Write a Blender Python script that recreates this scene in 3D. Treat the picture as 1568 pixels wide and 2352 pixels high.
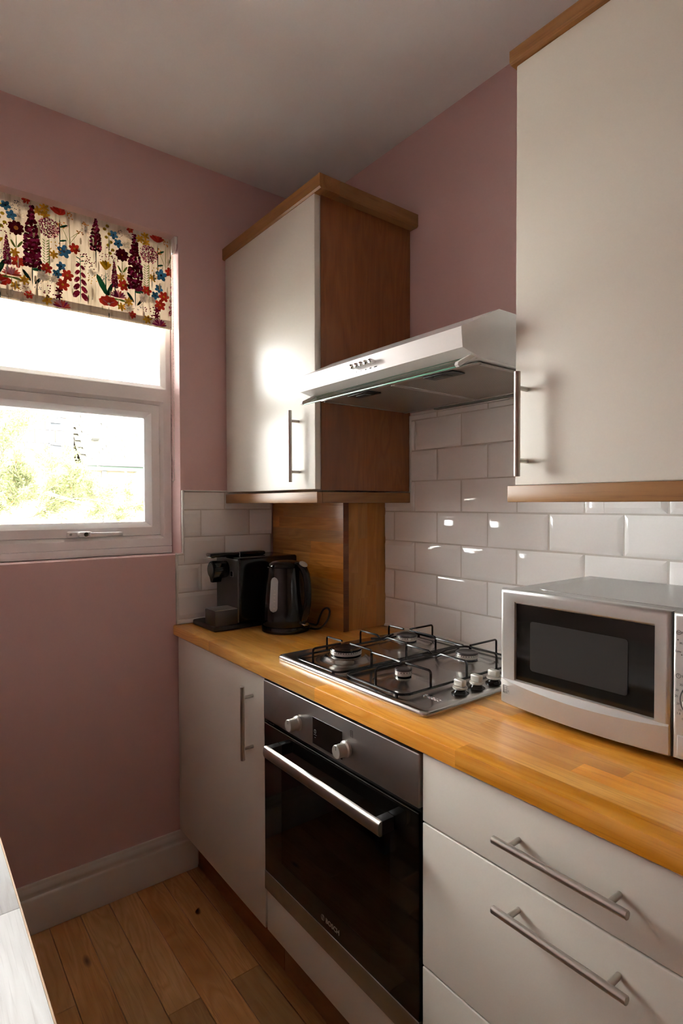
import bpy, bmesh, math, random
from mathutils import Matrix, Vector

for o in list(bpy.data.objects):
    bpy.data.objects.remove(o, do_unlink=True)
SC = bpy.context.scene
COL = SC.collection

# ------------------------------------------------------------------ camera
cd = bpy.data.cameras.new('camera')
cam = bpy.data.objects.new('camera', cd)
COL.objects.link(cam)
YAW, PITCH, ROLL = 0.9133, -0.0223, -0.0028
fw = Vector((-math.sin(YAW), math.cos(YAW), 0)); rt = Vector((math.cos(YAW), math.sin(YAW), 0)); up = Vector((0, 0, 1))
f2 = fw * math.cos(PITCH) + up * math.sin(PITCH); u2 = up * math.cos(PITCH) - fw * math.sin(PITCH)
r3 = rt * math.cos(ROLL) + u2 * math.sin(ROLL); u3 = u2 * math.cos(ROLL) - rt * math.sin(ROLL)
m = Matrix((r3, u3, -f2)).transposed().to_4x4()
m.translation = Vector((2.0138, -1.3817, 1.3576))
cam.matrix_world = m
cd.sensor_fit = 'VERTICAL'; cd.sensor_height = 36.0; cd.sensor_width = 24.0
cd.lens = 1312.25 * 36.0 / 2352.0
cd.shift_y = 9.33 / 2352.0
cd.clip_start = 0.02; cd.clip_end = 300
SC.camera = cam

# ------------------------------------------------------------------ world, exposure
W = bpy.data.worlds.new('overcast_sky'); SC.world = W; W.use_nodes = True
bg = W.node_tree.nodes['Background']
bg.inputs[0].default_value = (1.0, 0.99, 0.975, 1); bg.inputs[1].default_value = 11.0
SC.view_settings.view_transform = 'Standard'; SC.view_settings.look = 'None'
SC.view_settings.gamma = 1.0; SC.view_settings.use_curve_mapping = False
SC.view_settings.exposure = 1.9

# ------------------------------------------------------------------ materials
MATS = {}
def newmat(name):
    m = bpy.data.materials.new(name); m.use_nodes = True
    nt = m.node_tree; nt.nodes.clear()
    out = nt.nodes.new('ShaderNodeOutputMaterial')
    return m, nt, out
def N(nt, typ, **kw):
    n = nt.nodes.new(typ)
    for k, v in kw.items():
        if k.startswith('i_'):
            n.inputs[k[2:].replace('_', ' ')].default_value = v
        else:
            setattr(n, k, v)
    return n
def c4(c): return (c[0], c[1], c[2], 1)
def setin(n, key, v): n.inputs[key].default_value = v
def mth(nt, op, a, b=None, c=None):
    n = nt.nodes.new('ShaderNodeMath'); n.operation = op
    for i, x in enumerate((a, b, c)):
        if x is None: continue
        if isinstance(x, (int, float)): n.inputs[i].default_value = x
        else: nt.links.new(x, n.inputs[i])
    return n.outputs[0]
def mixc(nt, fac, a, b, mode='MIX'):
    n = nt.nodes.new('ShaderNodeMix'); n.data_type = 'RGBA'; n.blend_type = mode
    for s, x in ((n.inputs[0], fac), (n.inputs[6], a), (n.inputs[7], b)):
        if isinstance(x, (int, float)): s.default_value = x
        elif isinstance(x, (tuple, list)): s.default_value = c4(x)
        else: nt.links.new(x, s)
    return n.outputs[2]
def noise(nt, vec, scale, detail=3, rough=.5, dist=0):
    n = nt.nodes.new('ShaderNodeTexNoise')
    if vec is not None: nt.links.new(vec, n.inputs['Vector'])
    setin(n, 'Scale', scale); setin(n, 'Detail', detail); setin(n, 'Roughness', rough); setin(n, 'Distortion', dist)
    return n.outputs[0]
def ramp(nt, fac, stops):
    n = nt.nodes.new('ShaderNodeValToRGB'); nt.links.new(fac, n.inputs[0])
    e = n.color_ramp.elements
    while len(e) < len(stops): e.new(0.5)
    for i, (p, c) in enumerate(stops):
        e[i].position = p; e[i].color = c4(c) if len(c) == 3 else c
    return n.outputs[0]
def mapr(nt, v, a, b, c=0., d=1.):
    n = nt.nodes.new('ShaderNodeMapRange'); nt.links.new(v, n.inputs[0])
    for i, x in enumerate((a, b, c, d)): n.inputs[i + 1].default_value = x
    return n.outputs[0]
def objco(nt, scale=(1, 1, 1), rand=True):
    tc = nt.nodes.new('ShaderNodeTexCoord'); v = tc.outputs['Object']
    if rand:
        oi = nt.nodes.new('ShaderNodeObjectInfo'); r = oi.outputs['Random']
        cx = nt.nodes.new('ShaderNodeCombineXYZ')
        for i, k in enumerate((31., 57., 83.)): nt.links.new(mth(nt, 'MULTIPLY', r, k), cx.inputs[i])
        va = nt.nodes.new('ShaderNodeVectorMath'); va.operation = 'ADD'
        nt.links.new(v, va.inputs[0]); nt.links.new(cx.outputs[0], va.inputs[1]); v = va.outputs[0]
    vm = nt.nodes.new('ShaderNodeVectorMath'); vm.operation = 'MULTIPLY'
    nt.links.new(v, vm.inputs[0]); vm.inputs[1].default_value = scale
    return vm.outputs[0]
def bump(nt, h, strength, dist=.001):
    n = nt.nodes.new('ShaderNodeBump'); nt.links.new(h, n.inputs['Height'])
    setin(n, 'Strength', strength); setin(n, 'Distance', dist); return n.outputs[0]

def pmat(name, col, rough=.5, metal=0., bumps=None, var=0., coat=0., spec=.5, rvar=0.):
    """plain principled material with optional fine relief / mottling"""
    if name in MATS: return MATS[name]
    m, nt, out = newmat(name)
    b = nt.nodes.new('ShaderNodeBsdfPrincipled'); nt.links.new(b.outputs[0], out.inputs[0])
    setin(b, 'Base Color', c4(col)); setin(b, 'Roughness', rough); setin(b, 'Metallic', metal)
    setin(b, 'Coat Weight', coat); setin(b, 'Specular IOR Level', spec)
    if var:
        n = noise(nt, objco(nt, (1, 1, 1), False), 9., 4)
        c = mixc(nt, n, tuple(x * (1 - var) for x in col), tuple(min(1, x * (1 + var)) for x in col))
        nt.links.new(c, b.inputs['Base Color'])
    if rvar:
        n = noise(nt, objco(nt, (1, 1, 1), False), 14., 5, .6, .8)
        nt.links.new(mapr(nt, n, .3, .7, max(0.02, rough - rvar), rough + rvar), b.inputs['Roughness'])
    if bumps:
        sc, st = bumps
        n = noise(nt, objco(nt, (1, 1, 1), False), sc, 4)
        nt.links.new(bump(nt, n, st), b.inputs['Normal'])
    MATS[name] = m; return m

def oak(name, dark, mid, light, axis=0, rough=.4, fig=1.0, var=.22, knots=0., coat=0.):
    """oak: contour figure along the grain, fine pores, tone varying from piece to piece"""
    if name in MATS: return MATS[name]
    m, nt, out = newmat(name)
    b = nt.nodes.new('ShaderNodeBsdfPrincipled'); nt.links.new(b.outputs[0], out.inputs[0])
    def sc(along, across):
        s = [across] * 3; s[axis] = along; return tuple(s)
    v = objco(nt, sc(1.3, 9.0))
    n1 = noise(nt, v, 1.0, 3, .5, .4)
    ring = mth(nt, 'PINGPONG', mth(nt, 'MULTIPLY', n1, 13.0 * fig), 1.0)
    col = ramp(nt, ring, [(0.0, mid), (.65, light), (1.0, mid)])
    n2 = noise(nt, objco(nt, sc(2.0, 5.0)), 1.0, 4, .55)
    col = mixc(nt, mapr(nt, n2, .35, .72), col, mixc(nt, .55, col, dark))
    n3 = noise(nt, objco(nt, sc(9.0, 330.0)), 1.0, 2, .6)
    pore = mapr(nt, n3, .55, .75)
    col = mixc(nt, mth(nt, 'MULTIPLY', pore, .55), col, dark)
    if knots:
        vo = nt.nodes.new('ShaderNodeTexVoronoi'); nt.links.new(objco(nt, sc(3.2, 9.0)), vo.inputs['Vector'])
        setin(vo, 'Scale', 1.0)
        k = mapr(nt, vo.outputs['Distance'], .03, .11, 1., 0.)
        gate = mth(nt, 'GREATER_THAN', noise(nt, objco(nt, sc(2.1, 4.0)), 1.3, 1), .53)
        col = mixc(nt, mth(nt, 'MULTIPLY', mth(nt, 'MULTIPLY', k, gate), knots), col, (dark[0] * .22, dark[1] * .2, dark[2] * .2))
    oi = nt.nodes.new('ShaderNodeObjectInfo')
    hs = nt.nodes.new('ShaderNodeHueSaturation'); nt.links.new(col, hs.inputs['Color'])
    nt.links.new(mapr(nt, oi.outputs['Random'], 0, 1, 1 - var, 1 + var), hs.inputs['Value'])
    rn = mth(nt, 'FRACT', mth(nt, 'MULTIPLY', oi.outputs['Random'], 17.3))
    nt.links.new(mapr(nt, rn, 0, 1, .493, .505), hs.inputs['Hue'])
    nt.links.new(mapr(nt, rn, 0, 1, 1.06, .94), hs.inputs['Saturation'])
    nt.links.new(hs.outputs[0], b.inputs['Base Color'])
    setin(b, 'Roughness', rough); setin(b, 'Coat Weight', coat); setin(b, 'Coat Roughness', .25)
    nt.links.new(bump(nt, n3, .12, .0006), b.inputs['Normal'])
    MATS[name] = m; return m

def glassmat(name, tint=(1, 1, 1), ior=1.45, rough=0.0):
    if name in MATS: return MATS[name]
    m, nt, out = newmat(name)
    t = nt.nodes.new('ShaderNodeBsdfTransparent'); t.inputs[0].default_value = c4(tint)
    g = nt.nodes.new('ShaderNodeBsdfGlossy'); setin(g, 'Roughness', rough)
    f = nt.nodes.new('ShaderNodeFresnel'); setin(f, 'IOR', ior)
    x = nt.nodes.new('ShaderNodeMixShader')
    nt.links.new(f.outputs[0], x.inputs[0]); nt.links.new(t.outputs[0], x.inputs[1]); nt.links.new(g.outputs[0], x.inputs[2])
    nt.links.new(x.outputs[0], out.inputs[0]); MATS[name] = m; return m

PINK = pmat('pink_emulsion', (.70, .475, .46), .75, bumps=(170., .10), var=.02)
CEIL = pmat('ceiling_emulsion', (.86, .845, .82), .85, bumps=(60., .12), var=.02)
OUTW = pmat('outer_render', (.55, .53, .5), .9)
SKIRT = pmat('skirting_gloss', (.70, .66, .61), .38, bumps=(40., .08))
DOOR = pmat('cream_cabinet_door', (.70, .665, .59), .36, bumps=(260., .05))
CARC = pmat('white_carcass', (.74, .72, .69), .5)
TILE = pmat('white_glazed_tile', (.87, .85, .825), .07, bumps=(22., .10), spec=.45)
GROUT = pmat('grout', (.60, .56, .51), .9, bumps=(300., .2))
SEAL = pmat('white_sealant', (.72, .70, .66), .45)
UPVC = pmat('white_upvc', (.85, .84, .835), .28)
UPVCJ = pmat('grey_gasket', (.18, .18, .18), .6)
STEEL = pmat('brushed_steel', (.47, .445, .405), .31, 1.)
HOBST = pmat('hob_steel', (.54, .53, .51), .23, 1., rvar=.02)
OVST = pmat('oven_steel', (.38, .365, .35), .40, 1., var=.10, rvar=.09)
BLACKGL = pmat('black_glass', (.006, .005, .004), .05, spec=.4)
MWGL = pmat('microwave_glass', (.008, .007, .006), .06, spec=.4)
BLACKPL = pmat('black_plastic', (.006, .006, .006), .13, spec=.38)
BLACKMT = pmat('matt_black_plastic', (.016, .015, .015), .42)
DARKPL = pmat('dark_grey_metallic', (.075, .068, .066), .34, .6)
ENAMEL = pmat('black_enamel', (.008, .008, .009), .18)
ALU = pmat('burner_aluminium', (.52, .49, .45), .42, .9)
SILVER = pmat('silver_paint', (.50, .49, .47), .30, .55)
SILVERD = pmat('silver_paint_shaded', (.40, .39, .375), .32, .5)  # microwave front's silver a step darker, some shade put into the colour
HOODW = pmat('white_hood_enamel', (.76, .745, .73), .22)
CHROME = pmat('chrome', (.75, .75, .74), .08, 1.)
SATIN = pmat('satin_nickel_plastic', (.52, .50, .45), .33, .45)
WHITEP = pmat('white_plastic', (.78, .77, .75), .3)
PRINT = pmat('dark_print', (.05, .05, .05), .6)
PRINTL = pmat('light_print', (.55, .47, .37), .5)
PRINTG = pmat('dim_print', (.22, .22, .22), .5)
GAUGE = pmat('translucent_gauge', (.33, .34, .34), .25)
RUBBER = pmat('black_cable', (.012, .012, .012), .4)
GLASS = glassmat('window_glass', (.97, .985, .98))
VISOR = glassmat('visor_glass', (.95, .985, .965), 1.25)
VISEDGE = pmat('green_glass_edge', (.22, .52, .40), .15)
OVGLASS = glassmat('smoked_glass', (.42, .36, .28), 1.5)
WTOP = oak('oak_worktop', (.44, .160, .020), (.74, .33, .050), (.88, .46, .098), 0, .29, .9, .17, coat=.22)
WPAN = oak('oak_panel', (.30, .115, .018), (.56, .235, .042), (.70, .33, .075), 0, .34, .9, .24, coat=.12)
WPANV = oak('oak_panel_upright', (.30, .115, .018), (.52, .22, .042), (.64, .30, .07), 2, .34, .8, .14, coat=.12)
WVEN = oak('oak_veneer_side', (.13, .045, .014), (.24, .088, .026), (.30, .118, .036), 2, .42, .8, .04)
WTRX = oak('oak_trim_along', (.15, .060, .014), (.27, .118, .029), (.34, .162, .046), 0, .4, .5, .05)
WTRY = oak('oak_trim_across', (.15, .060, .014), (.27, .118, .029), (.34, .162, .046), 1, .4, .5, .05)
FLOOR = oak('oak_floorboard', (.36, .165, .052), (.64, .335, .118), (.76, .44, .185), 0, .38, 1.1, .20, knots=.9)
PLINTH = oak('oak_plinth', (.24, .10, .03), (.40, .175, .052), (.46, .215, .07), 0, .45, .5, .05)
WHITEWASH = oak('whitewashed_oak', (.34, .32, .305), (.52, .505, .49), (.58, .57, .555), 0, .6, 1.2, .05)
OAKEDGE = oak('bare_oak_edge', (.40, .26, .14), (.58, .40, .22), (.66, .48, .28), 0, .6, .6, .05)

# ------------------------------------------------------------------ mesh builder
class MB:
    def __init__(s): s.v = []; s.f = []; s.c = []
    def add(s, vs, fs, col=None):
        k = len(s.v); s.v += [tuple(v) for v in vs]; s.f += [tuple(i + k for i in f) for f in fs]
        s.c += [col] * len(fs); return s
    def box(s, x0, x1, y0, y1, z0, z1):
        vs = [(x, y, z) for x in (x0, x1) for y in (y0, y1) for z in (z0, z1)]
        return s.add(vs, [(0, 1, 3, 2), (4, 6, 7, 5), (0, 4, 5, 1), (2, 3, 7, 6), (0, 2, 6, 4), (1, 5, 7, 3)])
    def bbox(s, x0, x1, y0, y1, z0, z1, b=.002, seg=2):
        bm = bmesh.new(); bmesh.ops.create_cube(bm, size=1)
        for v in bm.verts:
            v.co = Vector(((x0 + x1) / 2 + v.co.x * (x1 - x0), (y0 + y1) / 2 + v.co.y * (y1 - y0), (z0 + z1) / 2 + v.co.z * (z1 - z0)))
        b = min(b, .49 * min(x1 - x0, y1 - y0, z1 - z0))
        bmesh.ops.bevel(bm, geom=bm.edges[:], offset=b, segments=seg, profile=.5, affect='EDGES')
        return s.bm(bm)
    def bm(s, bm):
        bm.verts.index_update()
        s.add([v.co[:] for v in bm.verts], [[v.index for v in f.verts] for f in bm.faces]); bm.free(); return s
    def prism(s, pts, axis, a0, a1):
        """extrude closed 2D outline along an axis; pts in the two other axes' order"""
        n = len(pts)
        def P(p, a):
            q = list(p); q.insert(axis, a); return tuple(q)
        vs = [P(p, a0) for p in pts] + [P(p, a1) for p in pts]
        fs = [(i, (i + 1) % n, n + (i + 1) % n, n + i) for i in range(n)]
        fs += [tuple(range(n))[::-1], tuple(range(n, 2 * n))]
        return s.add(vs, fs)
    def tube(s, path, r, seg=8, closed=False, cap=True):
        path = [Vector(p) for p in path]; n = len(path); vs = []; ref = None
        for i, p in enumerate(path):
            a = path[i - 1] if (i > 0 or closed) else p
            b = path[(i + 1) % n] if (i < n - 1 or closed) else p
            t = (b - a).normalized()
            if ref is None:
                ref = Vector((0, 0, 1)) if abs(t.z) < .9 else Vector((1, 0, 0))
            u = (ref - t * ref.dot(t))
            if u.length < 1e-6: u = t.orthogonal()
            u.normalize(); w = t.cross(u); ref = u
            rr = r[i] if isinstance(r, (list, tuple)) else r
            for k in range(seg):
                an = 2 * math.pi * k / seg
                vs.append(p + u * (rr * math.cos(an)) + w * (rr * math.sin(an)))
        fs = []
        for i in range(n if closed else n - 1):
            j = (i + 1) % n
            for k in range(seg):
                l = (k + 1) % seg
                fs.append((i * seg + k, i * seg + l, j * seg + l, j * seg + k))
        if not closed and cap:
            fs += [tuple(range(seg))[::-1], tuple(range((n - 1) * seg, n * seg))]
        return s.add(vs, fs)
    def lathe(s, prof, c=(0, 0, 0), axis=2, seg=32, sx=1., sy=1., cap=True):
        """profile of (radius, height) turned about an axis through c"""
        vs = []; n = len(prof)
        for r, h in prof:
            for k in range(seg):
                an = 2 * math.pi * k / seg
                q = [r * math.cos(an) * sx, r * math.sin(an) * sy]; q.insert(axis, h)
                vs.append((q[0] + c[0], q[1] + c[1], q[2] + c[2]))
        fs = []
        for i in range(n - 1):
            for k in range(seg):
                l = (k + 1) % seg
                fs.append((i * seg + k, i * seg + l, (i + 1) * seg + l, (i + 1) * seg + k))
        if cap:
            fs += [tuple(range(seg))[::-1], tuple(range((n - 1) * seg, n * seg))]
        return s.add(vs, fs)
    def ringyz(s, y0, y1, z0, z1, prof):
        """mitred rectangular frame in the YZ plane; profile of (inset, x)"""
        n = len(prof); vs = []
        for d, x in prof:
            vs += [(x, y0 + d, z0 + d), (x, y1 - d, z0 + d), (x, y1 - d, z1 - d), (x, y0 + d, z1 - d)]
        fs = []
        for i in range(n):
            j = (i + 1) % n
            for k in range(4):
                l = (k + 1) % 4
                fs.append((i * 4 + k, i * 4 + l, j * 4 + l, j * 4 + k))
        return s.add(vs, fs)

def link(o, parent=None):
    COL.objects.link(o)
    if parent is not None:
        o.parent = parent
        p = parent
        mm = Matrix.Identity(4)
        while p is not None:
            mm = p.matrix_basis @ mm if p.parent is None else mm
            p = p.parent
        if parent.parent is None:
            o.matrix_parent_inverse = parent.matrix_basis.inverted()
    return o
def obj(name, mb, mat, parent=None, smooth=True, angle=35):
    me = bpy.data.meshes.new(name)
    me.from_pydata(mb.v, [], mb.f); me.validate(); 
    bm = bmesh.new(); bm.from_mesh(me); bmesh.ops.recalc_face_normals(bm, faces=bm.faces[:]); bm.to_mesh(me); bm.free()
    me.materials.append(mat)
    if smooth:
        me.shade_smooth(); me.set_sharp_from_angle(angle=math.radians(angle))
    o = bpy.data.objects.new(name, me)
    return link(o, parent)
def tag(o, label, cat, group=None):
    o['label'] = label; o['category'] = cat
    if group: o['group'] = group
    return o
def struct(o): o['kind'] = 'structure'; return o
def thing(name, label, cat, loc=(0, 0, 0), group=None):
    o = bpy.data.objects.new(name, None); COL.objects.link(o); o.location = loc
    o.empty_display_size = .1
    o.matrix_basis = Matrix.Translation(Vector(loc))
    return tag(o, label, cat, group)
FRONT = Matrix(((1, 0, 0), (0, 0, -1), (0, 1, 0))).to_4x4()      # text facing -y
FLAT = Matrix.Identity(4)
def text(name, s, size, loc, mat, parent, orient=FRONT, extrude=.0003, rot=0, bold=0.):
    cu = bpy.data.curves.new(name, 'FONT'); cu.body = s; cu.size = size; cu.extrude = extrude; cu.offset = bold
    cu.resolution_u = 3
    t = bpy.data.objects.new(name, cu)
    me = bpy.data.meshes.new_from_object(t)
    bpy.data.objects.remove(t)
    M = Matrix.Translation(Vector(loc)) @ orient @ Matrix.Rotation(rot, 4, 'Z')
    me.transform(M); me.materials.clear(); me.materials.append(mat)
    o = bpy.data.objects.new(name, me); o.name = name
    return link(o, parent)
def arc(c, r, a0, a1, n, plane='xz', k=0.):
    out = []
    for i in range(n + 1):
        a = math.radians(a0 + (a1 - a0) * i / n); p, q = r * math.cos(a), r * math.sin(a)
        if plane == 'xz': out.append((c[0] + p, c[1], c[2] + q))
        elif plane == 'xy': out.append((c[0] + p, c[1] + q, c[2]))
        else: out.append((c[0], c[1] + p, c[2] + q))
    return out
def rrect(x0, x1, y0, y1, r, n=5):
    pts = []
    for cx, cy, a in ((x1 - r, y1 - r, 0), (x0 + r, y1 - r, 90), (x0 + r, y0 + r, 180), (x1 - r, y0 + r, 270)):
        for i in range(n + 1):
            t = math.radians(a + 90 * i / n); pts.append((cx + r * math.cos(t), cy + r * math.sin(t)))
    return pts

# ================================================================== ROOM SHELL
ZC = 2.607; XR = 3.9; YF = -1.86
WY0, WY1, WZ0, WZ1 = -1.56, -.5700, 1.172, 2.325      # window opening
mb = MB()
mb.box(-.30, 0, YF, .3, -.35, WZ0); mb.box(-.30, 0, YF, .3, WZ1, ZC + .3)
mb.box(-.30, 0, WY1, .3, WZ0, WZ1); mb.box(-.30, 0, YF, WY0, WZ0, WZ1)
wall_left = struct(obj('wall_left', mb, PINK, smooth=False))
wall_back = struct(obj('wall_back', MB().box(0, XR, .010, .30, -.05, ZC + .3), PINK, smooth=False))
wall_front = struct(obj('wall_front', MB().box(-.30, XR + .2, YF - .2, YF, -.05, ZC + .3), PINK, smooth=False))
wall_right = struct(obj('wall_right', MB().box(XR, XR + .2, YF, .3, -.05, ZC + .3), PINK, smooth=False))
ceiling = struct(obj('ceiling', MB().box(0, XR, YF, .010, ZC, ZC + .25), CEIL, smooth=False))

# ---- floor: oak boards running along the units
floor = struct(obj('floor', MB().box(0, XR, YF, .010, -.06, -.0105), pmat('dark_subfloor', (.02, .012, .008), .9), smooth=False))
rnd = random.Random(4)
PW = .092
rows = []
y = -.565 + PW * 6
k = -6
while y > YF:
    rows.append((k, max(y - PW, YF), min(y, .009))); y -= PW; k += 1
for k, y0, y1 in rows:
    if y1 <= -.50 or True:
        cuts = {0: [.555, 1.35, 2.2, 2.9], 2: [.555, 1.5, 2.3, 3.1], 1: [.95, 1.7, 2.6], 3: [.86, 1.9, 2.8], 4: [1.2, 2.1, 3.0], -1: [1.1, 2.0, 3.0]}.get(k)
        if cuts is None:
            cuts = []; x = rnd.uniform(.3, 1.1)
            while x < XR - .2: cuts.append(x); x += rnd.uniform(.6, 1.2)
        xs = [.001] + cuts + [XR - .001]
        for a, b_ in zip(xs[:-1], xs[1:]):
            m_ = MB(); w = .0007; c = .0011
            x0, x1, ya, yb = a + w * .6, b_ - w * .6, y0 + w, y1 - w
            vs = [(x0, ya, -.010), (x1, ya, -.010), (x1, yb, -.010), (x0, yb, -.010),
                  (x0, ya, -c), (x1, ya, -c), (x1, yb, -c), (x0, yb, -c),
                  (x0 + c, ya + c, 0), (x1 - c, ya + c, 0), (x1 - c, yb - c, 0), (x0 + c, yb - c, 0)]
            fs = [(0, 3, 2, 1)] + [(i, (i + 1) % 4, 4 + (i + 1) % 4, 4 + i) for i in range(4)] + [(4 + i, 4 + (i + 1) % 4, 8 + (i + 1) % 4, 8 + i) for i in range(4)] + [(8, 9, 10, 11)]
            m_.add(vs, fs); obj('plank', m_, FLOOR, floor, smooth=False)

# ---- skirting board on the window wall
prof = [(.0005, .003), (.020, .003), (.020, .112), (.0185, .1165), (.0135, .1185), (.0125, .124), (.0155, .132), (.0150, .140), (.0105, .147), (.0085, .150), (.0085, .1535), (.0065, .1575), (.0005, .1575)]
base = struct(obj('baseboard_left', MB().prism(prof, 1, YF + .001, -.523), SKIRT, angle=50))

# ---- tiles
def tile_mesh(w, h, ins, T=.0085):
    """metro tile in local (u, v, depth): bevel inset on l, r, b, t sides (0 = cut edge)"""
    l, r, b_, t = ins; e = .0040
    g = lambda q: e if q > 0 else T
    vs = [(0, 0, 0), (w, 0, 0), (w, h, 0), (0, h, 0)]
    # outer rim height depends on whether the edge is bevelled
    zl, zr, zb, zt = g(l), g(r), g(b_), g(t)
    vs += [(0, 0, min(zl, zb)), (w, 0, min(zr, zb)), (w, h, min(zr, zt)), (0, h, min(zl, zt))]
    vs += [(l, b_, T), (w - r, b_, T), (w - r, h - t, T), (l, h - t, T)]
    fs = [(0, 3, 2, 1)] + [(i, (i + 1) % 4, 4 + (i + 1) % 4, 4 + i) for i in range(4)] + [(4 + i, 4 + (i + 1) % 4, 8 + (i + 1) % 4, 8 + i) for i in range(4)] + [(8, 9, 10, 11)]
    return vs, fs
BV = .0135
tcache = {}
trnd = random.Random(9)
def put_tile(parent, wall, u0, u1, z0, z1, ins):
    w, h = u1 - u0, z1 - z0
    key = (round(w, 4), round(h, 4), ins, wall)
    me = tcache.get(key)
    if me is None:
        vs, fs = tile_mesh(w, h, ins)
        if wall == 'back': vs = [(a - w / 2, -c + .0085, b_ - h / 2) for a, b_, c in vs]
        else: vs = [(c - .0005, a - w / 2, b_ - h / 2) for a, b_, c in vs]
        me = bpy.data.meshes.new('tile'); me.from_pydata(vs, [], fs)
        bm = bmesh.new(); bm.from_mesh(me); bmesh.ops.recalc_face_normals(bm, faces=bm.faces[:])
        bmesh.ops.remove_doubles(bm, verts=bm.verts[:], dist=1e-5)
        bmesh.ops.bevel(bm, geom=[e for e in bm.edges if abs(e.verts[0].co[1 if wall == 'back' else 0] - (0 if wall == 'back' else .008)) < 3e-3 and abs(e.verts[1].co[1 if wall == 'back' else 0] - (0 if wall == 'back' else .008)) < 3e-3], offset=.0008, segments=2, affect='EDGES')
        bm.to_mesh(me); bm.free(); me.materials.append(TILE); me.shade_smooth(); me.set_sharp_from_angle(angle=math.radians(20)); tcache[key] = me
    o = bpy.data.objects.new('tile', me)
    a = (u0 + u1) / 2; z = (z0 + z1) / 2
    o.location = (a, 0, z) if wall == 'back' else (.0005, a, z)
    j = .0022
    o.rotation_euler = (trnd.uniform(-j, j), 0, trnd.uniform(-j, j)) if wall == 'back' else (0, trnd.uniform(-j, j), trnd.uniform(-j, j))
    return link(o, parent)
TX0, TZ0, TW, TH, G = .5256, 1.3286, .203, .103, .0028
def tile_field(parent, wall, ua, ub, za, zb, joints, rows_z):
    """rows_z: list of (z0, z1, parity); joints(parity) -> first joint coordinate"""
    for z0, z1, par in rows_z:
        a, c = max(z0, za), min(z1, zb)
        if c - a < .004: continue
        j0 = joints(par); n0 = math.floor((ua - j0) / TW) - 1
        for n in range(n0, n0 + 40):
            l, r = j0 + n * TW, j0 + (n + 1) * TW
            if r <= ua + .002 or l >= ub - .002: continue
            L, R = max(l, ua), min(r, ub)
            il = BV if L == l else 0; ir = BV if R == r else 0
            ib = BV if a == z0 else 0; it = BV if c == z1 else 0
            LL, RR = L + (G / 2 if il else 0), R - (G / 2 if ir else 0)
            if RR - LL < .004: continue
            if RR - LL < il + ir + .004: il = ir = 0
            if c - a < ib + it + .008: ib = it = 0
            put_tile(parent, wall, LL, RR, a + (G / 2 if ib else .0005), c - (G / 2 if it else .0005), (il, ir, ib, it))
XB = .478            # right face of the oak boxing
rz = []
for n in range(-3, 5):
    rz.append((TZ0 + (n - 1) * TH, TZ0 + n * TH, n % 2))       # n = 0 is the row under the first joint line
jb = lambda p: TX0 if p == 0 else TX0 + TW / 2
obj('grout', MB().box(XB + .001, 2.4, .0042, .0098, .917, 1.3985).box(.611, 1.289, .0042, .0098, 1.3985, 1.654), GROUT, wall_back, smooth=False)
tile_field(wall_back, 'back', XB + .002, 2.4, .9175, TZ0, jb, [q for q in rz if q[1] <= TZ0 + .001])
tile_field(wall_back, 'back', .6135, 1.289, TZ0, 1.6540, jb, [q for q in rz if q[1] > TZ0 + .001])
for xa, xb in ((XB + .002, .6132), (1.2893, 2.4)): tile_field(wall_back, 'back', xa, xb, TZ0, 1.3985, jb, [q for q in rz if q[1] > TZ0 + .001])
# window wall
wrows = [(.934, 1.0318, 1), (1.0318, 1.1342, 0), (1.1342, 1.2349, 1), (1.2349, 1.3354, 0), (1.3354, 1.4385, 1)]
jw = lambda p: -.494 if p == 0 else -.397
obj('grout', MB().box(.0004, .0042, -.588, -.192, .917, 1.172).box(.0004, .0042, -.562, -.192, 1.172, 1.3995), GROUT, wall_left, smooth=False)
tile_field(wall_left, 'left', -.5845, -.1905, .934, 1.1342, jw, wrows)
tile_field(wall_left, 'left', -.560, -.1905, 1.1342, 1.4000, jw, wrows)
put_tile(wall_left, 'left', -.5845, -.5612, 1.1356, 1.1705, (0, 0, 0, 0))
# white edge trims of the tiling
t1 = MB(); t1.bbox(.0004, .0115, -.5930, -.5850, .918, 1.1722, .003); t1.bbox(.0004, .0115, -.5930, -.5605, 1.1708, 1.1785, .003)
t1.bbox(.0004, .0115, -.5685, -.5605, 1.172, 1.4075, .003); t1.bbox(.0004, .0105, -.5605, -.1905, 1.4005, 1.4075, .003)
struct(obj('trim_1', t1, SEAL))
struct(obj('trim_2', MB().bbox(.0004, .012, -.588, -.193, .9168, .9335, .004), SEAL))
struct(obj('trim_3', MB().bbox(.6045, .6125, -.0015, .0095, 1.394, 1.655, .002).bbox(.613, 1.289, -.0005, .0095, 1.6545, 1.6635, .002), SEAL))
struct(obj('trim_4', MB().prism([(-.007, .9168), (.008, .9168), (.008, .9245), (-.001, .9245)], 0, XB + .003, 1.86), SEAL))

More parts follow.
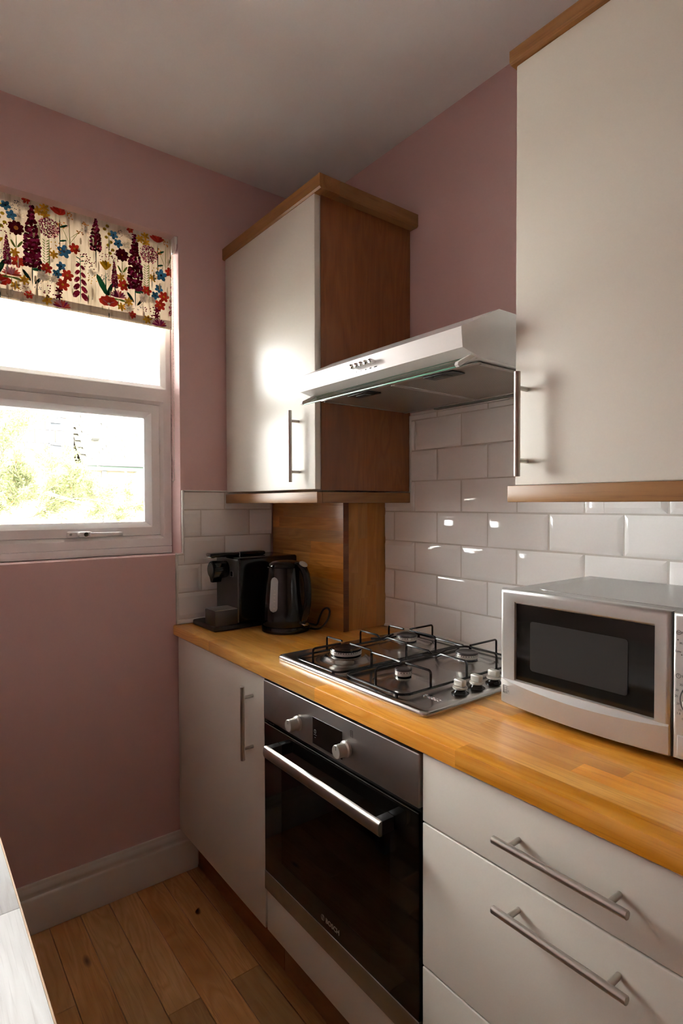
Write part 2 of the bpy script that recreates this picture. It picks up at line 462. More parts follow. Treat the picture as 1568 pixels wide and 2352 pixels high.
# ---- window
window_1 = struct(bpy.data.objects.new('window_1', None)); COL.objects.link(window_1)
ya, yb = WY0 + .002, WY1 - .002
XI = -.082
ZT = 1.765
obj('frame', MB().ringyz(ya, yb, ZT, WZ1 - .003, [(0, XI), (.0165, XI), (.019, XI - .001), (.034, XI - .017), (.034, XI - .032), (.020, XI - .075), (0, XI - .075)]), UPVC, window_1, angle=20)
obj('frame', MB().ringyz(ya, yb, 1.201, ZT, [(0, XI), (.026, XI), (.029, XI - .001), (.040, XI - .012), (.040, XI - .070), (.030, XI - .075), (0, XI - .075)]), UPVC, window_1, angle=20)
obj('sill_bar', MB().bbox(XI - .075, XI + .004, ya, yb, WZ0 + .001, 1.2005, .004), UPVC, window_1)
sash = obj('sash', MB().ringyz(ya + .041, yb - .041, 1.242, ZT - .041, [(.0, XI - .010), (.001, XI - .008), (.030, XI - .008), (.033, XI - .010), (.0500, XI - .030), (.0500, XI - .040), (.03, XI - .065), (0, XI - .065)]), UPVC, window_1, angle=20)
obj('gasket', MB().ringyz(ya + .0895, yb - .0895, 1.2905, ZT - .0895, [(0, XI - .031), (.0016, XI - .031), (.0016, XI - .036), (0, XI - .036)]), UPVCJ, sash, smooth=False)
obj('gasket', MB().ringyz(ya + .033, yb - .033, ZT + .033, WZ1 - .036, [(0, XI - .0195), (.0012, XI - .0195), (.0012, XI - .025), (0, XI - .025)]), UPVCJ, window_1, smooth=False)
obj('pane', MB().box(XI - .040, XI - .036, ya + .0885, yb - .0885, 1.289, ZT - .0885), GLASS, window_1, smooth=False)
obj('pane', MB().box(XI - .030, XI - .026, ya + .030, yb - .030, ZT + .030, WZ1 - .030), GLASS, window_1, smooth=False)
hz = 1.2535; hx = XI - .008
hd = obj('handle', MB().bbox(hx, hx + .010, -.937, -.862, hz - .0105, hz + .0105, .005, 3)
         .bbox(hx + .008, hx + .028, -.905, -.858, hz - .0095, hz + .0095, .007, 3)
         .bbox(hx + .020, hx + .033, -.868, -.758, hz - .0080, hz + .0055, .004, 3), WHITEP, window_1)
obj('key_lock', MB().lathe([(.0, .0), (.0075, .0), (.0075, .002), (.0, .002)], (hx + .0281, -.880, hz), 0, 16), pmat('dark_lock', (.08, .07, .06), .4, .6), hd)
obj('screw', MB().lathe([(.0, .0), (.0042, .0), (.0042, .0012), (.0, .0012)], (hx + .0100, -.925, hz), 0, 12), pmat('screw_metal', (.35, .34, .33), .35, .9), hd)

# ================================================================== ROLLER BLIND
blind = thing('roller_blind', 'floral printed roller blind half lowered in the window recess', 'blind', (-.05, -1.1, 2.30))
BY0, BY1, BZ0, BZ1, BX = -1.552, -.585, 1.9935, 2.318, -.030
FAB, nt, out = newmat('blind_fabric')
def fabric(nt, out, colsock=None, col=None, tr=.30):
    d = nt.nodes.new('ShaderNodeBsdfDiffuse'); t = nt.nodes.new('ShaderNodeBsdfTranslucent'); x = nt.nodes.new('ShaderNodeMixShader')
    x.inputs[0].default_value = tr
    for s in (d, t):
        if colsock is not None: nt.links.new(colsock, s.inputs[0])
        else: s.inputs[0].default_value = c4(col)
    nt.links.new(d.outputs[0], x.inputs[1]); nt.links.new(t.outputs[0], x.inputs[2]); nt.links.new(x.outputs[0], out.inputs[0])
n_ = noise(nt, objco(nt, (1, 85, 9), False), 1.0, 2)
fabric(nt, out, ramp(nt, n_, [(.42, (.78, .70, .60)), (.56, (.70, .62, .51)), (.66, (.58, .50, .39))]))
PRN, nt, out = newmat('printed_colours')
at = nt.nodes.new('ShaderNodeAttribute'); at.attribute_name = 'Col'
fabric(nt, out, at.outputs['Color'], tr=.22)
fab = obj('fabric', MB().box(BX - .0006, BX, BY0, BY1, BZ0 + .004, BZ1), FAB, blind, smooth=False)
obj('hem', MB().bbox(BX - .005, BX + .0012, BY0, BY1, BZ0, BZ0 + .030, .0015), FAB, blind)
rl = obj('roller', MB().lathe([(0, BY0 + .004), (.0185, BY0 + .004), (.0185, BY1 - .004), (0, BY1 - .004)], (BX - .0195, 0, 2.3025), 1, 20), FAB, blind)
# (the roller is turned about y)
br = obj('bracket', MB().lathe([(0, BY1 + .001), (.022, BY1 + .001), (.0255, BY1 + .003), (.0255, BY1 + .0085), (.022, BY1 + .011), (0, BY1 + .011)], (BX + .003, 0, 2.293), 1, 24).bbox(BX - .020, BX + .027, BY1 + .002, BY1 + .0135, 2.297, 2.3238, .002), WHITEP, blind)
ch = MB()
def chainpts():
    p = []; z = 2.30; 
    while z > 1.446: p.append((BX + .009, BY1 - .0085 + .001, z)); z -= .0062
    for a in range(0, 181, 60): p.append((BX + .009, BY1 - .0055 - .0045 * math.cos(math.radians(180 - a)) * -1 - .0, 1.443 - .004 * math.sin(math.radians(a))))
    z = 1.446
    while z < 2.30: p.append((BX + .009, BY1 + .0015, z)); z += .0062
    return p
OCT = [(1, 0, 0), (-1, 0, 0), (0, 1, 0), (0, -1, 0), (0, 0, 1), (0, 0, -1)]
OCF = [(0, 2, 4), (2, 1, 4), (1, 3, 4), (3, 0, 4), (2, 0, 5), (1, 2, 5), (3, 1, 5), (0, 3, 5)]
for p in chainpts(): ch.add([(p[0] + .0021 * a, p[1] + .0021 * b_, p[2] + .0024 * c) for a, b_, c in OCT], OCF)
obj('bead_chain', ch, pmat('bead_white', (.62, .55, .48), .35), blind)
# flower print: flat coloured shapes lying on the cloth
MOTIFS=[
 ('lupin', -0.454, -0.022, -0.453, -0.205, 0.0274), ('lupin2', -0.261, -0.002, -0.261, -0.104, 0.0192), ('lupin3', -0.524, -0.129, -0.522, -0.215, 0.0112),
 ('allium', -0.404, -0.072, -0.404, -0.072, 0.0319), ('tulipR', -0.374, -0.013, -0.374, -0.013, 0.0228), ('umbel', -0.343, -0.118, -0.343, -0.118, 0.0346),
 ('yel', -0.435, -0.027, -0.435, -0.027, 0.0122), ('yel', -0.417, -0.012, -0.417, -0.012, 0.0124), ('yel', -0.414, -0.034, -0.414, -0.034, 0.0122),
 ('yel', -0.391, -0.154, -0.391, -0.154, 0.012), ('yel', -0.502, -0.176, -0.502, -0.176, 0.0122), ('yel', -0.476, -0.255, -0.476, -0.255, 0.013),
 ('yel', -0.501, -0.278, -0.501, -0.278, 0.0121), ('yel', -0.412, -0.304, -0.412, -0.304, 0.0133), ('blue', -0.36, -0.136, -0.36, -0.136, 0.0177),
 ('blue', -0.369, -0.186, -0.369, -0.186, 0.0124), ('blue', -0.382, -0.213, -0.382, -0.213, 0.0122), ('blue', -0.525, -0.038, -0.525, -0.038, 0.0126),
 ('blue', -0.51, -0.063, -0.51, -0.063, 0.0128), ('red', -0.328, -0.118, -0.328, -0.118, 0.0146), ('red', -0.494, -0.202, -0.494, -0.202, 0.0163),
 ('red', -0.413, -0.203, -0.413, -0.203, 0.015), ('red', -0.351, -0.211, -0.351, -0.211, 0.0162), ('red', -0.365, -0.244, -0.365, -0.244, 0.0169),
 ('red', -0.469, -0.004, -0.469, -0.004, 0.0101), ('red', -0.464, -0.298, -0.464, -0.298, 0.0115), ('foxglove', -0.311, -0.134, -0.313, -0.295, 0.0234),
 ('yelstalk', -0.229, -0.014, -0.209, -0.103, 0.0101), ('dark', -0.497, -0.099, -0.497, -0.099, 0.0187), ('yeltulip', -0.23, -0.154, -0.23, -0.154, 0.0178),
 ('poppy', -0.221, -0.276, -0.221, -0.276, 0.0271), ('lotus', -0.511, -0.24, -0.511, -0.24, 0.0234), ('lotus', -0.369, -0.311, -0.369, -0.311, 0.0228),
 ('daisy', -0.424, -0.233, -0.424, -0.233, 0.015), ('daisy', -0.392, -0.233, -0.392, -0.233, 0.0139), ('daisy', -0.473, -0.024, -0.473, -0.024, 0.0137),
 ('daisy', -0.488, -0.061, -0.488, -0.061, 0.0122), ('daisy', -0.293, -0.05, -0.293, -0.05, 0.0144), ('daisy', -0.273, -0.181, -0.273, -0.181, 0.0128),
 ('daisy', -0.473, -0.279, -0.473, -0.279, 0.0146), ('daisy', -0.1, -0.229, -0.1, -0.229, 0.0157), ('dots', -0.53, -0.105, -0.53, -0.105, 0.0213),
 ('dots', -0.294, -0.141, -0.294, -0.141, 0.0195), ('dots', -0.235, -0.126, -0.235, -0.126, 0.0162), ('dots', -0.399, -0.278, -0.399, -0.278, 0.0225),
 ('dots', -0.48, -0.28, -0.48, -0.28, 0.0144), ('dots', -0.279, -0.158, -0.279, -0.158, 0.0198), ('gdots', -0.5, -0.028, -0.5, -0.028, 0.0142),
 ('gdots', -0.23, -0.191, -0.23, -0.191, 0.0162), ('gdots', -0.435, -0.266, -0.435, -0.266, 0.0129), ('ydots', -0.387, -0.13, -0.387, -0.13, 0.0188),
 ('ydots', -0.272, -0.205, -0.272, -0.205, 0.018), ('purple', -0.376, -0.265, -0.376, -0.265, 0.0106), ('purple', -0.378, -0.285, -0.378, -0.285, 0.01),
 ('fern', -0.414, -0.149, -0.414, -0.149, 0.0337),
]
pr = MB(); frnd = random.Random(3)
LAY = [0]
def lin(r, g, b_): return tuple(((c / 255.) / 12.92 if c / 255. <= .04045 else ((c / 255. + .055) / 1.055) ** 2.4) for c in (r, g, b_))
def blob(y, z, a, b_, rot, col, n=7):
    LAY[0] += 1
    x = BX + .00025 + (LAY[0] % 40) * .000012
    ca, sa = math.cos(rot), math.sin(rot); pts = []
    for i in range(n):
        t = 2 * math.pi * i / n; p, q = a * math.cos(t), b_ * math.sin(t)
        yy, zz = y + p * ca - q * sa, z + p * sa + q * ca
        pts.append((x + (.0013 if zz < BZ0 + .030 else 0), min(max(yy, BY0), BY1), min(max(zz, BZ0 + .0003), BZ1)))
    if max(p[1] for p in pts) - min(p[1] for p in pts) < 2e-4 or max(p[2] for p in pts) - min(p[2] for p in pts) < 2e-4: return
    pr.add(pts, [tuple(range(n))], col)
def jit(c, k=.25):
    f = 1 + frnd.uniform(-k, k); return tuple(min(1, x * f) for x in c)
C_RED, C_PLUM, C_DPL, C_MAG = lin(205, 62, 48), lin(120, 26, 52), lin(82, 22, 36), lin(150, 44, 92)
C_YEL, C_ORG, C_BLU, C_GRN, C_LGR, C_DGR = lin(214, 166, 52), lin(208, 140, 66), lin(66, 130, 176), lin(40, 108, 74), lin(120, 142, 66), lin(34, 74, 62)
C_WHT, C_PNK, C_NAV, C_CRM, C_COR = lin(232, 224, 210), lin(206, 130, 150), lin(70, 78, 88), lin(210, 196, 172), lin(218, 96, 86)
def stem(y, z0, z1, col=C_GRN, w=.0013): blob(y, (z0 + z1) / 2, w, abs(z1 - z0) / 2, 0, col, 8)
def leafp(y, z, L, ang, col=C_GRN): blob(y, z, L, L * .26, ang, col, 8)
def flower(y, z, r, col, n, ctr, wide=.42):
    o = frnd.uniform(0, 6)
    for i in range(n):
        t = o + 2 * math.pi * i / n
        blob(y + .55 * r * math.cos(t), z + .55 * r * math.sin(t), r * .5, r * wide * .62, t, jit(col))
    blob(y, z, r * .2, r * .2, 0, ctr)
def motif(k, y, z, y2, z2, r):
    if k in ('yel', 'blue', 'red', 'dark', 'daisy', 'purple', 'tulipR', 'yeltulip', 'poppy', 'lotus', 'umbel'): r *= 1.22
    if k.startswith('lupin'):
        stem(y2, z2 - r * 2.4, z2 + r, C_DGR, .0017)
        if k == 'lupin':
            leafp(y2 - r * .6, z2 - r * 1.2, r * .75, 2.2, C_DGR); leafp(y2 + r * .7, z2 - r * .3, r * .8, .15, C_GRN); leafp(y2 + r * .6, z2 - r * 1.6, r * .6, .9, C_DGR)
        n = int(abs(z2 - z) / (r * .30)) + 2
        for i in range(n):
            t = i / (n - 1); w = r * (.18 + .82 * min(1, t * 1.7)); zz = z + (z2 - z) * t
            kk = 2 + int(4 * min(1, t * 1.6))
            for j in range(kk):
                u = -1 + 2 * (j + .5) / kk
                blob(y + (y2 - y) * t + u * w * .9 + frnd.uniform(-.1, .1) * r, zz + frnd.uniform(-.12, .12) * r, r * .27, r * .19, .5 + frnd.uniform(-.5, 1.2) * (1 if u > 0 else -1), jit(frnd.choice([C_PLUM, C_DPL, C_DPL, C_MAG] if k != 'lupin3' else [C_PLUM, C_MAG])))
    elif k == 'allium':
        stem(y, z - r * 5.2, z - r * .8, C_LGR, .0016)
        for i in range(260):
            a = frnd.uniform(0, 6.28); q = r * math.sqrt(frnd.random())
            blob(y + q * math.cos(a), z + q * math.sin(a), r * .10, r * .06, frnd.uniform(0, 3), jit(frnd.choice([C_MAG, C_PNK, C_PLUM, C_PNK, C_MAG])), 5)
    elif k == 'tulipR':
        stem(y + .002, z - r * 4.4, z - r * .5, C_DGR, .0016); leafp(y + r * .5, z - r * 1.5, r * .5, .5); leafp(y + r * .4, z - r * 3.2, r * .42, .35)
        for i in range(6):
            t = math.radians(30 + 24 * i); blob(y + r * .5 * math.cos(t), z + r * .5 * math.sin(t) - r * .25, r * .62, r * .2, t, jit(C_RED))
    elif k == 'umbel':
        stem(y, z - r * .2, z + r * 1.6, C_LGR, .0009)
        for dy, dz in ((-.62, 1.5), (0, 2.4), (.8, 1.45), (1.15, 2.0)):
            blob(y + dy * r * .5, z + dz * r * .62, .0008, r * .75, -dy * .7, C_LGR)
            for i in range(10): blob(y + r * dy + frnd.uniform(-.25, .25) * r, z + dz * r + frnd.uniform(-.28, .28) * r, r * .065, r * .055, 0, jit(C_ORG), 6)
    elif k == 'yel': flower(y, z, r, C_YEL, 6, C_ORG)
    elif k == 'blue': flower(y, z, r, C_BLU, 5, C_NAV, .6)
    elif k == 'red': flower(y, z, r, C_RED, 6, C_YEL, .55)
    elif k == 'purple': flower(y, z, r, C_PLUM, 6, C_DPL)
    elif k == 'daisy': flower(y, z, r, C_WHT, 11, C_CRM, .22)
    elif k == 'dark':
        stem(y, z - r * 3.2, z - r * .6, C_LGR, .0012); leafp(y - r * .4, z - r * 2.2, r * .6, 2.1, C_LGR); leafp(y + r * .45, z - r * 2.1, r * .62, 1.0, C_LGR)
        flower(y, z, r, C_DPL, 9, C_ORG, .5); blob(y, z, r * .3, r * .3, 0, C_ORG)
    elif k == 'foxglove':
        stem(y, z2, z, C_GRN, .0014)
        for i in range(4): leafp(y + (-1) ** i * r * .3, z - i * r * .32 - .004, r * .3, .4 * (-1) ** i, C_GRN)
        for i in range(5):
            zz = z - r * 1.5 - i * r * 1.02; s = .7 + .12 * i
            for sg in (-1, 1):
                blob(y + sg * r * .48 * s, zz - (.25 * r if sg > 0 else 0), r * .56 * s, r * .33 * s, sg * -.9 + (math.pi if sg < 0 else 0), jit(lin(146, 34, 62), .3))
                blob(y + sg * r * .72 * s, zz - r * .3 * s - (.25 * r if sg > 0 else 0), r * .17 * s, r * .11 * s, sg * -.9, C_PNK)
    elif k == 'yelstalk':
        stem((y + y2) / 2, z2 - .03, z, C_LGR, .001)
        for i in range(8):
            t = i / 7.; blob(y + (y2 - y) * t + (-1) ** i * r * .6, z + (z2 - z) * t, r * .62, r * .55, 0, jit(lin(178, 150, 40)))
    elif k == 'yeltulip':
        stem(y, z - r * 5.4, z - r * .6, C_GRN, .0018); leafp(y - r * .55, z - r * 2.9, r * 1.75, 2.05, C_GRN); leafp(y + r * .6, z - r * 3.4, r * 1.2, 1.2, C_DGR)
        for i in range(5):
            t = math.radians(46 + 22 * i); blob(y + r * .45 * math.cos(t), z + r * .55 * math.sin(t) - r * .25, r * .8, r * .27, t, jit(lin(222, 176, 36)))
    elif k == 'poppy':
        stem(y, z - r * 1.9, z - r * .3, C_DGR, .0015)
        for a in (25, 60, 100, 135, 160): 
            t = math.radians(a); blob(y + r * .5 * math.cos(t), z + r * .33 * math.sin(t), r * .56, r * .36, t, jit(C_RED, .18))
        blob(y, z, r * .16, r * .12, 0, C_WHT); blob(y + r * .35, z + r * .2, r * .28, r * .04, .5, C_PNK); blob(y - r * .4, z + r * .2, r * .28, r * .04, 2.6, C_PNK)
    elif k == 'lotus':
        stem(y, z - r * 1.8, z - r * .3, C_LGR, .0013); leafp(y - r * .45, z - r * .55, r * .5, .1, C_LGR); leafp(y + r * .45, z - r * .55, r * .5, -.1, C_LGR)
        for i in range(9):
            t = math.radians(10 + 20 * i); blob(y + r * .5 * math.cos(t), z + r * .42 * math.sin(t) - r * .25, r * .52, r * .13, t, jit(frnd.choice([C_MAG, C_PNK, C_COR])))
    elif k in ('dots', 'gdots', 'ydots'):
        c = {'dots': C_PLUM, 'gdots': C_NAV, 'ydots': C_YEL}[k]
        for i in range(16):
            blob(y + frnd.uniform(-1, 1) * r, z + frnd.uniform(-1, 1) * r, r * .13, r * .095, frnd.uniform(.4, 1.4), jit(c), 6)
    elif k == 'fern':
        for i in range(9):
            zz = z + r * (1 - 2 * i / 8.)
            leafp(y - r * .16, zz, r * .17, 2.4, C_LGR); leafp(y + r * .16, zz, r * .17, .7, C_LGR)
for rep in range(-2, 3):
    dy = rep * .322
    bgr = random.Random(rep + 50)
    for i in range(46):   # pale brush strokes and spots of the ground
        blob(BY1 + bgr.uniform(-.60, -.28) + dy, BZ1 - bgr.uniform(.0, .325), bgr.uniform(.0018, .004), bgr.uniform(.004, .022), 0, jit(bgr.choice([lin(206, 192, 168), lin(188, 172, 146), lin(226, 218, 204)]), .06))
for rep in range(-2, 3):
    for k, a, b_, a2, b2, r in MOTIFS:
        if BY0 - .02 < BY1 + a + rep * .322 < BY1 + .02:
            motif(k, BY1 + a + rep * .322, BZ1 + b_, BY1 + a2 + rep * .322, BZ1 + b2, r)
po = obj('flower_print', pr, PRN, fab, smooth=False)
ca = po.data.color_attributes.new('Col', 'FLOAT_COLOR', 'CORNER')
# from_pydata keeps face order, validate() drops only degenerate faces
cols = pr.c
if len(po.data.polygons) == len(cols):
    for p in po.data.polygons:
        for li in p.loop_indices: ca.data[li].color = c4(cols[p.index])

# ================================================================== WORKTOP (glued oak staves)
def staves(parent, axis, a0, a1, b0, b1, rows, depth, make, mat, seed, lmin=.28, lmax=.62):
    """rows of staves running along one axis; make(a, b, c, d) returns the box limits"""
    r = random.Random(seed); h = (b1 - b0) / rows
    for i in range(rows):
        p, q = b0 + i * h, b0 + (i + 1) * h
        a = a0; first = True
        while a < a1 - 1e-6:
            L = r.uniform(lmin, lmax) * (r.uniform(.3, 1) if first else 1); first = False
            e = a + L
            if e > a1 - .12: e = a1
            obj('stave', make(a, e, p, q, i), mat, parent, smooth=True)
            a = e
ZW, ZB, DEP = .9162, .8811, .6023
worktop = thing('worktop', 'honey coloured solid oak worktop running along the tiled wall', 'worktop', (.93, -.3, ZB))
def wmake(a, e, p, q, i):
    m_ = MB()
    if i == 0:      # front stave with a softened arris
        pts = [(p, ZB + .002), (p + .002, ZB), (q, ZB), (q, ZW), (p + .0045, ZW), (p + .0015, ZW - .0012), (p, ZW - .004)]
        m_.prism(pts, 0, a, e)
    else:
        m_.box(a, e, p, q, ZB, ZW)
    return m_
staves(worktop, 0, .002, 1.866, -DEP, .0005, 14, 0, wmake, WTOP, 11)

# ================================================================== OAK BOXING IN THE CORNER
boxing = thing('corner_boxing', 'oak boxed corner column behind the kettle under the wall cabinet', 'panel', (.24, -.1, ZW))
ZBX = 1.3925
front = obj('backing', MB().box(.0125, XB - .004, -.165, -.160, ZW + .0006, ZBX), pmat('raw_board', (.3, .15, .05), .7), boxing)
staves(boxing, 0, .0125, XB - .0012, ZW + .0006, ZBX, 11, 0, lambda a, e, p, q, i: MB().box(a, e, -.188, -.165, p, q), WPAN, 5, .14, .34)
staves(boxing, 2, ZW + .0006, ZBX, -.1645, .0035, 4, 0, lambda a, e, p, q, i: MB().box(XB - .026, XB - .0006, p, q, a, e), WPANV, 8, .16, .36)

EGR = oak('oak_end_grain', (.10, .030, .008), (.16, .055, .015), (.20, .075, .022), 1, .45, 1.6, .25)
_h = (ZBX - ZW - .0006) / 11
for i in range(11): obj('stave_end', MB().box(XB - .0012, XB, -.188, -.165, ZW + .0006 + i * _h, ZW + .0006 + (i + 1) * _h), EGR, boxing, smooth=False)

# ================================================================== BAR HANDLE
def bar_handle(parent, p0, p1, yface, off=.033, r=.0064, inset=.032):
    """satin steel T-bar in the plane y = yface - off from p0 to p1 (x, z)"""
    (x0, z0), (x1, z1) = p0, p1
    d = Vector((x1 - x0, 0, z1 - z0)); L = d.length; d.normalize()
    y = yface - off
    h = obj('handle', MB().tube([(x0, y, z0), tuple(Vector((x0, y, z0)) + d * .0008), tuple(Vector((x1, y, z1)) - d * .0008), (x1, y, z1)], [r - .0008, r, r, r - .0008], 16), STEEL, parent)
    for t in (inset, L - inset):
        c = Vector((x0, 0, z0)) + d * t
        obj('post', MB().tube([(c.x, y + r * .6, c.z), (c.x, yface - .0002, c.z)], .0046, 12), STEEL, h)
    return h

# ================================================================== WALL CABINETS
def wall_cabinet(label, x0, x1, dx0, dx1, yd, zb, zt, side_mat, pel, cor, hx, hz, veneer_right):
    c = thing('wall_cabinet', label, 'cabinet', ((x0 + x1) / 2, -.18, zb))
    yb = -.0015 if not veneer_right else .0035
    t = .018
    mb = MB().box(x0, x0 + t, yd + .0205, yb, zb, zt).box(x1 - t, x1, yd + .0205, yb, zb, zt)
    mb.box(x0 + t, x1 - t, yd + .0205, yb, zb, zb + t).box(x0 + t, x1 - t, yd + .0205, yb, zt - t, zt).box(x0 + t, x1 - t, yb - .008, yb, zb + t, zt - t)
    obj('carcass', mb, CARC, c, smooth=False)
    if veneer_right:
        obj('side_panel', MB().bbox(x1, x1 + .0055, yd + .0205, yb, zb - .004, zt + .004, .0008), WVEN, c)
    d = obj('door', MB().bbox(dx0, dx1, yd, yd + .0195, zb - .001, zt - .0006, .0022, 3), DOOR, c)
    bar_handle(d, (hx, hz[0]), (hx, hz[1]), yd)
    px0, px1, py, pz0, pz1 = pel
    th = .020
    pl = MB().bbox(px0, px1, py, py + th, pz0, pz1, .0022)
    obj('light_pelmet', pl, WTRX, c)
    if veneer_right: obj('light_pelmet', MB().bbox(px1 - th, px1 - .0003, py + th + .0002, -.0012, pz0, pz1, .0022), WTRY, c)
    qx0, qx1, qy, qz0, qz1 = cor
    def cprof(o): return None
    # cornice: flat board with a small chamfered lower arris
    obj('cornice', MB().prism([(qy, qz0 + .004), (qy + .005, qz0), (qy + .075, qz0), (qy + .075, qz1), (qy, qz1)], 0, qx0, qx1), WTRX, c, angle=20)
    if veneer_right: obj('cornice', MB().prism([(qx1, qz0 + .004), (qx1 - .005, qz0), (qx1 - .075, qz0), (qx1 - .075, qz1), (qx1, qz1)], 1, qy + .0752, .0085), WTRY, c, angle=20)
    else: obj('cornice', MB().box(qx0, qx0 + .06, qy + .0752, .0085, qz0, qz1), WTRY, c)
    return c
cab1 = wall_cabinet('cream wall cabinet with dark oak side panel beside the window', .008, .5995, .009, .5995, -.389, 1.4015, 2.2945, WVEN,
                    (.0015, .6112, -.391, 1.3588, 1.3930), (.001, .6385, -.397, 2.2825, 2.3245), .510, (1.424, 1.646), True)
cab2 = wall_cabinet('cream wall cabinet hanging above the microwave', 1.2985, 1.8985, 1.2985, 1.8975, -.377, 1.3945, 2.2445, WVEN,
                    (1.2892, 1.9085, -.391, 1.3588, 1.3930), (1.2905, 1.912, -.390, 2.2455, 2.2715), 1.3262, (1.410, 1.618), False)

# ================================================================== BASE UNITS
YD = -.594
def base_carcass(c, x0, x1, z0=.172, z1=.880):
    t = .017
    mb = MB().box(x0, x0 + t, YD + .0205, -.02, z0, z1).box(x1 - t, x1, YD + .0205, -.02, z0, z1).box(x0 + t, x1 - t, YD + .0205, -.02, z0, z0 + t).box(x0 + t, x1 - t, -.028, -.02, z0 + t, z1)
    obj('carcass', mb, CARC, c, smooth=False)
bc = thing('base_cabinet', 'cream base cabinet with upright bar handle in the corner by the skirting', 'cabinet', (.34, -.3, .17))
base_carcass(bc, .046, .6425)
obj('filler_strip', MB().box(.0215, .0455, YD + .0025, YD + .0205, .172, .880), DOOR, bc, smooth=False)
d = obj('door', MB().bbox(.0460, .6425, YD, YD + .0195, .1735, .8765, .0022, 3), DOOR, bc)
bar_handle(d, (.577, .632), (.577, .842), YD)
dr = thing('drawer_unit', 'cream three drawer base unit with horizontal bar handles beside the oven', 'cabinet', (1.545, -.3, .17))
base_carcass(dr, 1.2455, 1.8445)
for z0, z1, hz in ((.7450, .8768, .8100), (.4625, .7422, .6945), (.1750, .4597, .4120)):
    d = obj('drawer_front', MB().bbox(1.2462, 1.8440, YD, YD + .0195, z0, z1, .0024, 3), DOOR, dr)
    bar_handle(d, (1.436, hz), (1.655, hz), YD, inset=.0275)
p1 = tag(obj('plinth_board', MB().bbox(.021, .6205, -.5205, -.5045, .0008, .168, .001), PLINTH), 'oak plinth board under the corner base cabinet', 'plinth')
p2 = tag(obj('plinth_board', MB().bbox(.6232, 1.86, -.5205, -.5045, .0008, .168, .001), PLINTH), 'oak plinth board under the oven and drawers', 'plinth')
oh = thing('oven_housing', 'cream filler panel of the housing directly under the oven', 'cabinet', (.945, -.3, .17))
obj('filler_panel', MB().bbox(.6500, 1.2400, YD + .001, YD + .0195, .1750, .2885, .0022, 3), DOOR, oh)
obj('shelf', MB().box(.6430, 1.2450, YD + .0225, -.02, .262, .280), CARC, oh, smooth=False)

# ================================================================== OVEN
ov = thing('oven', 'built-in steel and black glass electric oven under the hob', 'oven', (.943, -.3, .29))
OX0, OX1 = .6450, 1.2410
ylo = YD + .022
mb = MB()
cx0, cx1, cz0, cz1 = .715, 1.175, .375, .715
mb.box(OX0 + .012, OX1 - .012, -.08, -.06, .300, .868)                      # back
mb.box(OX0 + .012, cx0, ylo, -.08, .300, .868); mb.box(cx1, OX1 - .012, ylo, -.08, .300, .868)
mb.box(cx0, cx1, ylo, -.08, .300, cz0); mb.box(cx0, cx1, ylo, -.08, cz1, .868)
obj('cavity', mb, pmat('oven_enamel', (.018, .016, .014), .4), ov, smooth=False)
obj('control_panel', MB().bbox(OX0, OX1, YD - .004, YD + .018, .7660, .8735, .003, 3), OVST, ov)
obj('vent_strip', MB().box(OX0 + .004, OX1 - .004, YD + .006, YD + .018, .7575, .7655), BLACKMT, ov, smooth=False)
dz0, dz1 = .2915, .7565
door = obj('door', MB().bbox(OX0 + .0015, OX1 - .0015, YD - .002, YD + .004, .3435, dz1, .0012)
           if False else MB().box(OX0 + .0015, .7340, YD - .002, YD + .004, .3435, dz1).box(1.1565, OX1 - .0015, YD - .002, YD + .004, .3435, dz1)
           .box(.7340, 1.1565, YD - .002, YD + .004, .3435, .4030).box(.7340, 1.1565, YD - .002, YD + .004, .6780, dz1), BLACKGL, ov, smooth=False)
obj('door_glass', MB().box(.7340, 1.1565, YD - .0018, YD + .003, .4030, .6780), OVGLASS, door, smooth=False)
obj('top_edge', MB().box(OX0 + .003, OX1 - .003, YD - .0028, YD - .0021, dz1 - .0018, dz1 - .0004), STEEL, door, smooth=False)
obj('lower_strip', MB().bbox(OX0 + .0008, OX1 - .0008, YD - .004, YD + .014, dz0, .3430, .0015), OVST, door)
# handle: flat curved bar on two black brackets
yh = YD - .046; hz0, hz1 = .6925, .7215
prof = [(yh + .010, hz0 - .001), (yh + .003, hz0), (yh, hz0 + .006), (yh - .0012, (hz0 + hz1) / 2), (yh, hz1 - .006), (yh + .003, hz1), (yh + .010, hz1 + .001)]
hdl = obj('handle', MB().prism(prof, 0, .7150, 1.1700), STEEL, door, angle=60)
for x in (.7152, 1.1478): obj('bracket', MB().bbox(x, x + .022, yh + .0102, YD - .0022, hz0 + .000, hz1 - .000, .0015), BLACKMT, hdl)
for x, z in ((.8175, .8050), (1.0150, .8075)):
    k = obj('knob', MB().lathe([(0, YD - .0042), (.0185, YD - .0042), (.0185, YD - .0095), (.0165, YD - .011), (.0150, YD - .0125), (.0150, YD - .033), (.0138, YD - .0345), (0, YD - .0345)], (x, 0, z), 1, 32), SATIN, ov)
    obj('pointer', MB().box(x - .0006, x + .0006, YD - .0349, YD - .0345, z + .004, z + .0135), PRINT, k, smooth=False)
disp = obj('display', MB().box(.8835, .9995, YD - .0052, YD - .0042, .7770, .8410), BLACKGL, ov, smooth=False)
yt = YD - .0054
obj('clock_symbol', MB().tube([(.8945 + .0042 * math.cos(a * .524), yt, .8085 + .0042 * math.sin(a * .524)) for a in range(12)], .0005, 4, True).box(.8942, .8948, yt - .0002, yt + .0002, .8085, .8112).box(.8942, .8965, yt - .0002, yt + .0002, .8082, .8088), PRINTG, disp, smooth=False)
obj('dash_symbol', MB().box(.8885, .9010, yt - .0002, yt + .0002, .8000, .8005).box(.8920, .8965, yt - .0002, yt + .0002, .7935, .7941), PRINTG, disp, smooth=False)
